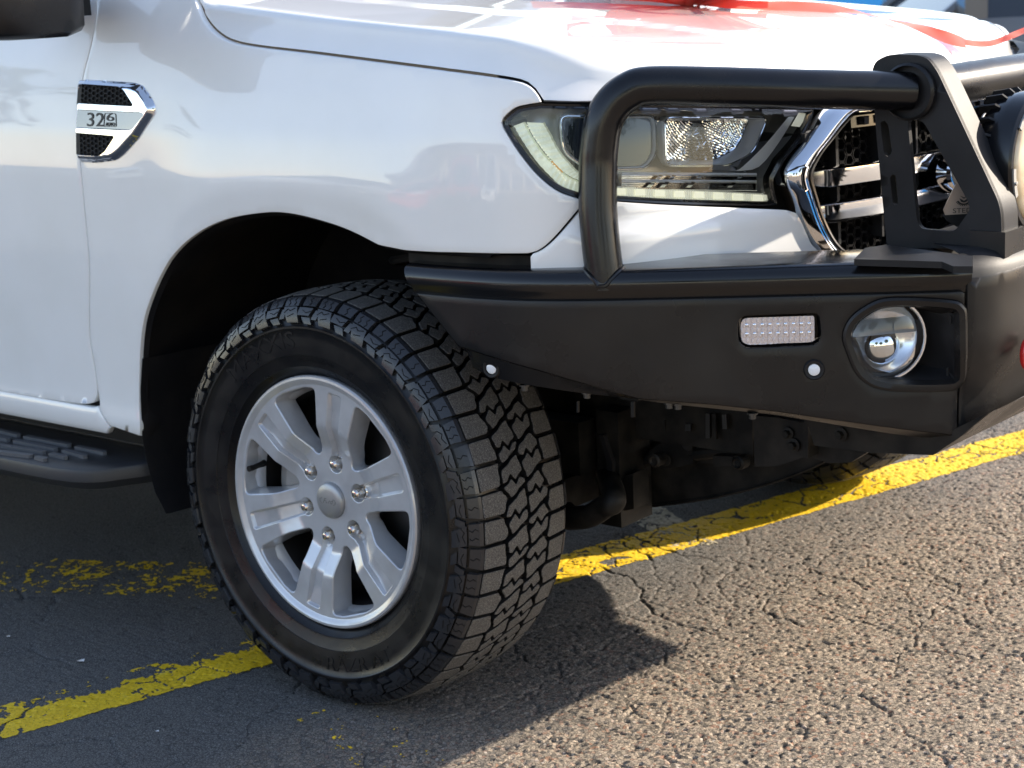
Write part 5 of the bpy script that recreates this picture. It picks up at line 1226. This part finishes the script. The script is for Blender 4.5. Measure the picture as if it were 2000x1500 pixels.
# ---- underbody seen between tyre and bar
def under():
    ub = empty('underbody', (0, 0, 0), truck)
    def bar3(a, b, r, name, m='steel', n=10): mb = MB(); mb.tube([a, (np.array(a)+np.array(b))/2, b], r, n); mb.obj(name, m, ub, recalc=True)
    mb = MB(); 
    for s in (1, -1):
        y = YC-s*.40
        mb.box((-1.9, y, .50), (5.0, .09, .14)); 
    mb.obj('chassis_rail', 'steel', ub)
    # engine guard: curved plate whose lower edge sweeps up to the front
    g1 = [on_plane(x, y, y=.55) for x, y in [(1240, 940), (1245, 990), (1300, 985), (1400, 970), (1500, 945), (1570, 920), (1618, 898), (1630, 892)]]
    g2 = [np.array([p[0], YM2-.55, p[2]]) for p in g1]
    mb = MB(); mb.loft([g1, g2], False); tops = [p+np.array([0, 0, .16]) for p in g1]
    mb.loft([[np.array([p[0], p[1]+.004, max(p[2]+.008, .40+.12*(p[0]-.3))]) for p in g1], g1], False); mb.obj('engine_guard', 'steel', ub, smooth=40)
    edge = [p+np.array([0, -.002, 0]) for p in g1[1:]]; mb = MB(); mb.tube(catmull(edge, 5), .003, 6); mb.obj('guard_edge', 'zinc' if False else 'steel', ub)
    # lower arm
    la = [on_plane(x, y, y=.34) for x, y in [(1080, 1008), (1110, 1012), (1150, 1008), (1180, 990), (1200, 975)]]
    mb = MB(); rings = []
    for i, p in enumerate(la): rings.append([p+np.array([a*.03, b, c*.025+.01]) for a, b, c in ((-1, -.03, 1), (1, -.03, 1), (1, -.03, -1), (-1, -.03, -1), (-1, .06, -1), (-1, .06, 1))])
    P = [p+np.array([0, 0, 0]) for p in la]; mb.tube(catmull([(.0, .16, .23)]+P+[np.array([.30, .45, .36])], 6), .022, 12); mb.obj('lower_arm', 'steel', ub, smooth=60)
    mb = MB(); mb.box((.10, .42, .42), (.36, .05, .10)); mb.box((.32, .48, .38), (.05, .10, .22)); mb.box((.1, .60, .33), (.30, .5, .06)); mb.obj('cross_member', 'steel', ub)
    mb = MB(); mb.tube([(.0, .30, .40+k*.3/60) if False else (.0+.055*math.cos(k*.5), .30+.055*math.sin(k*.5), .42+k*.005) for k in range(76)], .008, 6); mb.obj('coil_spring', 'steel', ub)
    bar3((.0, .29, .40), (.0, .31, .84), .022, 'shock_absorber'); bar3((-.02, .16, .38), (-.02, .62, .40), .02, 'drive_shaft'); bar3((-.14, .18, .40), (-.14, .7, .42), .012, 'tie_rod')
    # radiator side, hoses and brackets behind the bar
    gus = [on_plane(x, y, y=.50) for x, y in [(1262, 900), (1268, 880), (1300, 858), (1352, 862), (1354, 905), (1330, 912), (1290, 915)]]
    n = len(gus); mb = MB(); bk = [p+np.array([0, .01, 0]) for p in gus]; mb.add(gus+bk, [tuple(range(n)), tuple(range(2*n-1, n-1, -1))]+[(i, i+n, (i+1) % n+n, (i+1) % n) for i in range(n)]); mb.obj('gusset_plate', 'steel', ub, recalc=True)
    for x, y, r in ((1342, 868, .011), (1299, 898, .011)):
        c = on_plane(x, y, y=.497); mb = MB(); mb.lathe([(0, 0), (r, 0), (r*1.1, .001)], c, (0, 1, 0), 20); mb.obj('gusset_hole', 'dark', ub)
    def slab(px, y, th, name, m): 
        P = [on_plane(a, b, y=y) for a, b in px]; n = len(P); Q = [p+np.array([0, th, 0]) for p in P]; mb = MB()
        mb.add(P+Q, [tuple(range(n)), tuple(range(2*n-1, n-1, -1))]+[(i, i+n, (i+1) % n+n, (i+1) % n) for i in range(n)]); mb.obj(name, m, ub, recalc=True)
    slab([(1170, 850), (1178, 850), (1196, 905), (1196, 940), (1186, 940), (1184, 900)], .42, .01, 'brake_line', 'caliper' if False else 'plastic')
    slab([(1378, 808), (1386, 808), (1386, 856), (1378, 856)], .47, .006, 'cooler_bracket', 'disc')
    slab([(1390, 808), (1398, 808), (1399, 858), (1391, 856)], .47, .006, 'cooler_bracket', 'steel')
    slab([(1410, 810), (1418, 810), (1420, 838), (1411, 838)], .47, .006, 'cooler_bracket', 'disc')
    slab([(1232, 785), (1238, 785), (1238, 815), (1232, 815)], .30, .004, 'bracket_tab', 'disc')
    slab([(1126, 784), (1129, 784), (1129, 806), (1126, 806)], .20, .004, 'bracket_tab', 'disc')
    slab([(1338, 828), (1349, 828), (1349, 842), (1338, 842)], .47, .004, 'bracket_tab', 'disc')
    slab([(1296, 820), (1299, 820), (1299, 842), (1296, 842)], .45, .004, 'bracket_tab', 'steel')
    slab([(1392, 890), (1432, 892), (1432, 910), (1394, 912)], .47, .02, 'bracket_tab', 'steel')
    for x, y in ((1441, 905), (1278, 900)):
        c = on_plane(x, y, y=.455); mb = MB(); mb.lathe([(.013, .02), (.013, 0), (.009, -.003), (.006, 0), (0, 0)], c, (0, 1, 0), 20); mb.obj('arm_bush', 'steel', ub)
    slab([(1355, 862), (1470, 888), (1470, 905), (1355, 905)], .52, .05, 'sway_bar_mount', 'steel')
    mb = MB(); mb.box((.10, YC, .55), (.7, .78, .24)); mb.obj('engine_sump', 'dark', ub)
    mb = MB(); mb.box((.43, YC, .72), (.04, 1.16, .36)); mb.obj('sun_block_panel', 'dark', ub)  # unseen panel added to keep a sun patch off the tyre
    mb = MB(); mb.box((.60, YC, .74), (.10, .84, .30)); mb.box((.455, .50, .75), (.51, .02, .5)); mb.obj('radiator_and_sun_block', 'dark', ub)  # radiator core, plus an unseen plate added to block sun from the tyre
    bar3((.30, .52, .37), (.66, .50, .455), .012, 'sway_bar', 'steel')
    slab([(1222, 930), (1236, 925), (1238, 994), (1218, 998), (1200, 985), (1210, 960)], .44, .05, 'arm_mount', 'steel')
under()

# ---- the rest of the truck: cab, bed, left side (seen from a step aside and casting the shade)
def ub_box(name, pts, m, hid=False):
    pass
def hull(name, secs, m, smooth=40):
    mb = MB(); mb.loft(secs, True, cap0=True, cap1=True); return mb.obj(name, m, truck, smooth=smooth, recalc=True)
x_ = lambda prof, x: [(x, y, z) for y, z in prof]
# cab roof and glass
def cabsec(x, zt, in_): return [(x, .10, 1.22), (x, in_, zt-.06), (x, in_+.07, zt), (x, YM2-in_-.07, zt), (x, YM2-in_, zt-.06), (x, YM2-.10, 1.22)]
hull('cab_roof', [cabsec(-1.35, 1.76, .24), cabsec(-1.6, 1.80, .23), cabsec(-2.3, 1.80, .23), cabsec(-2.75, 1.74, .25), cabsec(-2.95, 1.30, .12)], 'paint')
mb = MB(); mb.add([(-.80, .16, 1.30), (-1.38, .27, 1.735), (-1.38, YM2-.27, 1.735), (-.80, YM2-.16, 1.30)], [(0, 1, 2, 3)]); mb.obj('windscreen', 'window', truck)
for s in (0, 1):
    f_ = (lambda y: y) if s == 0 else (lambda y: YM2-y)
    mb = MB(); mb.add([(-.86, f_(.088), 1.27), (-1.36, f_(.235), 1.70), (-1.95, f_(.235), 1.72), (-1.95, f_(.088), 1.24)], [(0, 1, 2, 3)]); mb.add([(-2.03, f_(.088), 1.24), (-2.03, f_(.235), 1.72), (-2.66, f_(.24), 1.68), (-2.8, f_(.088), 1.26)], [(0, 1, 2, 3)]); mb.obj('side_window', 'window', truck)
    mb = MB(); mb.tube([(-.72, f_(.10), 1.27), (-1.05, f_(.19), 1.54), (-1.37, f_(.262), 1.75)], .035, 8); mb.obj('windscreen_pillar', 'paint', truck)
mb = MB(); mb.add([(-.62, .12, 1.285), (-.62, YM2-.12, 1.285), (-.84, YM2-.14, 1.30), (-.84, .14, 1.30)], [(0, 1, 2, 3)]); mb.obj('scuttle', 'plastic', truck)
mb = MB(); us = np.linspace(0.02, body.s_at_x(-1.55), 40); zz = [.44, .6, .8, 1.0, 1.12, 1.22]
mb.loft([[body.pt(u, z, .004) for u in us] for z in zz], False); mb.obj('rear_side', 'paint', truck, mirror=True)
mb = MB(); mb.loft([[(x, y, z) for y, z in ((.1, 1.22), (YM2-.1, 1.22))] for x, z in ((-2.95, 0), (-5.0, 0))], False); mb.add([(-5.0, .02, .5), (-5, YM2-.02, .5), (-5, YM2-.06, 1.22), (-5, .06, 1.22)], [(0, 1, 2, 3)]); mb.obj('bed_cover', 'plastic', truck)
mb = MB(); mb.add([(-4.9, .05, .5), (-.55, .05, .47), (-.55, YM2-.05, .47), (-4.9, YM2-.05, .5)], [(0, 1, 2, 3)]); mb.add([(-.62, .06, .47), (-.62, YM2-.06, .47), (-.62, YM2-.06, 1.25), (-.62, .06, 1.25)], [(0, 1, 2, 3)]); mb.obj('floor_pan', 'dark', truck)
# ------------------------------------------------------------------ red bow lying on the bonnet, its tails blown across it
def hood_z(x, y):
    return hood_fun(x, y)+.0045
def hood_old(x, y):
    yy = min(1, abs(YC-y)/(YC-.1)); zc = np.interp(x, crest_x, crest_z); zs = np.interp(x, spx, spz)
    return float(zc+(zs-zc)*(1-yy**2.2)+.006*(1-float(sm(.55, .72, x))))
def ribbon(mb, path, wdir, w, twist=0, th=.0006, close=False):
    P = catmull(path, 8); n = len(P); rows = [[], []]
    for i, p in enumerate(P):
        t = i/(n-1); wd = np.array(wdir(t) if callable(wdir) else wdir, float); wd /= np.linalg.norm(wd)
        rows[0].append(p-wd*w/2); rows[1].append(p+wd*w/2)
    mid = [(a+b)/2+np.array([0, 0, .0025*math.sin(i*.6)]) for i, (a, b) in enumerate(zip(*rows))]
    A = [rows[0], mid, rows[1]]
    mb.loft(A, False)
BX, BY = .12, 1.08
bow = empty('gift_bow', (BX, BY, hood_z(BX, BY)))
tag(bow, 'big red satin bow with trailing ribbons lying on the white bonnet', 'bow')
def on_hood(x, y, lift): return np.array([x, y, hood_z(x, y)+lift])-np.array(bow.location)
for k in range(12):
    a = k*2*math.pi/12+.2; d = np.array([math.cos(a), math.sin(a), 0]); rr = .17+.04*((k*7) % 3)/2
    if k % 2: rr += .07
    base = on_hood(BX, BY, .01)
    hgt = .03+.06*((k*5) % 4)/4
    pth = [base, base+d*rr*.5+np.array([0, 0, hgt*.5]), base+d*rr+np.array([0, 0, hgt]), base+d*rr*.95+np.array([0, 0, hgt+.05]), base+d*rr*.5+np.array([0, 0, hgt*.9+.05]), base+np.array([0, 0, .05])]
    for p in pth: p[2] = max(p[2], on_hood(*(p[:2]+np.array([BX, BY])), .004)[2])
    mb = MB(); side = np.array([-d[1], d[0], .25]); ribbon(mb, pth, side, .075); mb.obj('bow_loop', 'ribbon', bow, smooth=60)
def tail(pts, w, wd, lifts):
    P = []
    for (px, py, y), l in zip(pts, lifts):
        q = on_plane(px, py, y=y); P.append(q-np.array(bow.location))
    mb = MB(); ribbon(mb, P, wd, w); mb.obj('ribbon_tail', 'ribbon', bow, smooth=60)
def hood_hit(px, py, lift):
    d = ray(px, py)
    for t in np.arange(2.2, 6, .004):
        p = CAM+t*d
        if .1 < p[1] < YM2-.1 and -.6 < p[0] < .76 and p[2] <= hood_z(p[0], p[1])+lift: return p
    return None
def tail2(pxs, w, wd, lift, name='ribbon_tail'):
    P = []
    for i, (x, y) in enumerate(pxs):
        p = hood_hit(x, y, lift)
        if p is None:
            pr = P[-1]+np.array(bow.location); d = ray(x, y)
            t = (pr[1]+.06-CAM[1])/d[1]; p = CAM+t*d
        P.append(p-np.array(bow.location))
    mb = MB(); ribbon(mb, P, wd, w); mb.obj(name, 'ribbon', bow, smooth=60)
tail2([(1480, 10), (1560, 14), (1640, 18), (1710, 32), (1780, 50), (1840, 70), (1885, 84)], .050, lambda t: (-.5, .8, .25+.25*math.sin(t*9)), .008)
p0_ = hood_hit(1878, 80, .008); pe = []
for i, (x, y) in enumerate([(1878, 81), (1915, 86), (1945, 82), (1975, 70), (2004, 58)]):
    d = ray(x, y); t = (p0_[1]+.035*i-CAM[1])/d[1]; pe.append(CAM+t*d-np.array(bow.location))
mb = MB(); ribbon(mb, pe, lambda t: (-.4, .75, .35), .028); mb.obj('ribbon_tail', 'ribbon', bow, smooth=60)
tail2([(1040, -14), (1200, -9), (1330, -2), (1430, 8), (1500, 11)], .05, (-.4, .7, .3), .012)

# ------------------------------------------------------------------ surroundings beyond the truck
wall = MB(); wall.box((-3.0, 13.0, 1.05), (26, .25, 2.1)); m = mat('blue_painted_hoarding', (0.04, 0.42, 0.92), 0.5); _n = vary(m, (0.035, 0.40, 0.88), (0.045, 0.44, 0.95), .6)
for k in range(18): wall.box((-15.5+k*1.5, 12.86, 1.05), (.04, .03, 2.1))
o = wall.obj('boundary_wall', m, None, smooth=0); tag(o, 'bright blue painted yard wall far behind the bonnet', 'wall')

def car(name, loc, rot, col, L=4.4, W=1.78, Hh=1.48, suv=0.0, label='', group=None, detail=True, stripe=None):
    c = empty(name, loc); c.rotation_euler[2] = rot; tag(c, label, 'car', group)
    pm = mat('car_paint_'+str(len(bpy.data.materials)), col, .3, 0, 1, .04)
    h = Hh; b = .92+suv*.1
    top = [(-L/2, .55), (-L/2+.02, b-.05), (-L/2+.25, b+.02), (-L*.20, b+.0), (L*.17, b), (L*.34, b-.06), (L/2-.1, b-.18), (L/2, .62)]
    secs = []
    xs = np.linspace(-L/2, L/2, 40)
    zt = np.interp(xs, [p[0] for p in top], [p[1] for p in top]); zb = .28+0*xs
    wheel_x = (-L*.30, L*.31)
    for x, z in zip(xs, zt):
        q = 1-(abs(x)/(L/2))**6*.12; hw = W/2*q; k = [zb[0]]
        for wx in wheel_x:
            d = .36**2-(x-wx)**2
            if d > 0: k.append(.33+math.sqrt(d))
        z0 = max(k); z0 = min(z0, z-.08)
        secs.append([(x, -hw*.96, z0), (x, -hw, max(z0+.02, .55)), (x, -hw, z-.12 if z-.12 > z0+.03 else z0+.03), (x, -hw*.93, z), (x, hw*.93, z), (x, hw, z-.12 if z-.12 > z0+.03 else z0+.03), (x, hw, max(z0+.02, .55)), (x, hw*.96, z0)])
    mb = MB(); mb.loft(secs, True, cap0=True, cap1=True); mb.obj('body', pm, c, smooth=50, recalc=True)
    r0, r1, r2, r3 = -L*.44+suv*-.1, -L*.26, L*.02, L*.20
    gh = [(r0 if suv else -L*.40, b), (r1, h), (r2, h), (r3, b)]
    mb = MB(); mb.loft([[(x, -W/2*.92+(z-b)*.28, z) for x, z in gh], [(x, W/2*.92-(z-b)*.28, z) for x, z in gh]], True, cap0=True, cap1=True); mb.obj('glasshouse', 'window', c, smooth=20, recalc=True)
    mb = MB()
    mb.loft([[(r1-.06, -W/2*.92+(h-b)*.28, h), (r1+.1, -W/2*.8+(h-b)*.28, h+.03), (r1+.1, W/2*.8-(h-b)*.28, h+.03), (r1-.06, W/2*.92-(h-b)*.28, h)], [(r2+.06, -W/2*.92+(h-b)*.28, h-.01), (r2, -W/2*.8+(h-b)*.28, h+.03), (r2, W/2*.8-(h-b)*.28, h+.03), (r2+.06, W/2*.92-(h-b)*.28, h-.01)]], True, cap0=True, cap1=True); mb.obj('roof', pm, c, recalc=True)
    for s in (-1, 1):
        for (xa, xb) in ((r3+.02, r2+.03), (-L*.08, -L*.085), (gh[0][0]-.02, r1)):
            mb = MB(); mb.tube([(xa, s*(W/2*.925), b-.01), ((xa+xb)/2, s*(W/2*.925-(h-b)*.14), (b+h)/2), (xb, s*(W/2*.925-(h-b)*.28), h)], .032, 6); mb.obj('pillar', pm, c)
        for wx in wheel_x:
            wb = MB(); wb.lathe([(.2, -.1), (.30, -.1), (.325, -.08), (.33, 0), (.325, .08), (.30, .1), (.2, .1)], (wx, s*(W/2-.11), .33), (0, 1, 0), 28); wo = wb.obj('wheel', 'rubber', c, recalc=True)
            wb = MB(); wb.lathe([(.21, .09*s), (.19, .06*s), (.06, .085*s), (0, .09*s)], (wx, s*(W/2-.11), .33), (0, 1, 0), 20); wb.obj('wheel_disc', 'alloy', c, recalc=True)
        mb = MB(); mb.box((L/2-.13, s*(W/2-.25), .70), (.14, .30, .12)); mb.obj('headlight', 'white_plastic', c)
        mb = MB(); mb.box((L*.17, s*(W/2+.06), b+.06), (.12, .16, .11)); mb.obj('side_mirror', pm, c)
        if stripe: mb = MB(); mb.box((-.1, s*(W/2+.002), b-.20), (L*.62, .012, .13)); mb.obj('side_stripe', stripe, c)
    mb = MB(); mb.box((L/2-.02, 0, .66), (.06, .7, .14)); mb.obj('grille', 'gloss_black', c)
    return c
ym2 = mat('safety_yellow_film', (.68, .52, .04), .4)
# the grey car whose windscreen pillar shows past the bonnet
car('parked_car', (-2.08, 8.15, 0), math.radians(220), (.10, .105, .11), L=4.5, Hh=1.52, suv=.2, label='dark grey car with a yellow side stripe parked beyond the bonnet', stripe=ym2)
# ------------------------------------------------------------------ what stands behind the photographer and shows as reflections
car('parked_car', (-4.6, -9.2, 0), math.radians(88), (.55, .03, .03), label='red hatchback parked facing the truck across the yard')
car('parked_car', (-1.6, -9.8, 0), math.radians(92), (.70, .70, .68), suv=.5, Hh=1.65, label='white tall estate parked facing the truck across the yard')
car('parked_car', (-8.4, -9.4, 0), math.radians(90), (.35, .37, .40), label='silver saloon parked facing the truck across the yard')
bmat = mat('cream_render', (.50, .42, .30), .8); vary(bmat, (.44, .38, .28), (.55, .47, .35), 1.5)
b_ = empty('showroom', (-4, -27, 0)); tag(b_, 'long cream showroom behind the photographer', 'building')
mb2 = MB(); mb2.box((0, 0, 1.7), (30, 3, 3.4)); mb2.obj('wall', bmat, b_, smooth=0)
for k in range(7):
    mb = MB(); mb.box((-12.6+k*4.2, 1.52, 1.5), (3.4, .06, 2.1)); mb.obj('window', 'window', b_, smooth=0)
mb = MB(); mb.box((0, .6, 3.55), (31, 4.6, .3)); mb.obj('roof', mat('grey_roof_sheet', (.22, .23, .24), .5), b_, smooth=0)
for k, (x, y, s_) in enumerate([(9, -13, 1.0), (13, -9, .8), (15, -3, 1.1), (-22, -12, 1.2)]):
    t = empty('tree', (x, y, 0)); tag(t, ['tall broad tree at the end of the showroom', 'small round tree at the yard corner', 'big tree beyond the front of the truck', 'dark tree past the rear of the yard'][k], 'tree')
    mb = MB(); mb.tube([(0, 0, 0), (.1, 0, 1.5*s_), (.05, .1, 3.2*s_)], [.22*s_, .17*s_, .08*s_], 8); mb.obj('trunk', mat('bark', (.09, .06, .04), .9), t)
    mb = MB(); r_ = np.random.default_rng(k)
    for i in range(1500):
        d = r_.normal(size=3); d /= np.linalg.norm(d); p = d*(r_.random()**.4)*np.array([2.1, 2.1, 1.7])*s_*(1+.25*math.sin(d[0]*5+k)*math.cos(d[1]*4))+np.array([0, 0, 4.2*s_])
        a = r_.normal(size=3)*.16; b2 = r_.normal(size=3)*.16; mb.add([p, p+a, p+a+b2, p+b2], [(0, 1, 2, 3)])
    lf = mat('leaves', (.06, .09, .03), .7); mb.obj('crown', lf, t, smooth=0)
# tiny litter on the ground
for k, (px, py, s_) in enumerate([(158, 1291, .009), (16, 1243, .005), (307, 1428, .004)]):
    p = on_plane(px, py, z=.003); mb = MB(); mb.add([p+np.array(q)*s_ for q in ((-1, -.4, 0), (.2, -.9, .3), (1, .1, .1), (.3, .8, .35), (-.6, .6, .1))], [(0, 1, 2, 3, 4)])
    o = mb.obj('paper_scrap', 'white_plastic', None, smooth=0); tag(o, ['largest white paper scrap on the shaded asphalt above the yellow line', 'small pale scrap at the left edge of the asphalt', 'small pale scrap on the asphalt just below the yellow line'][k], 'litter')
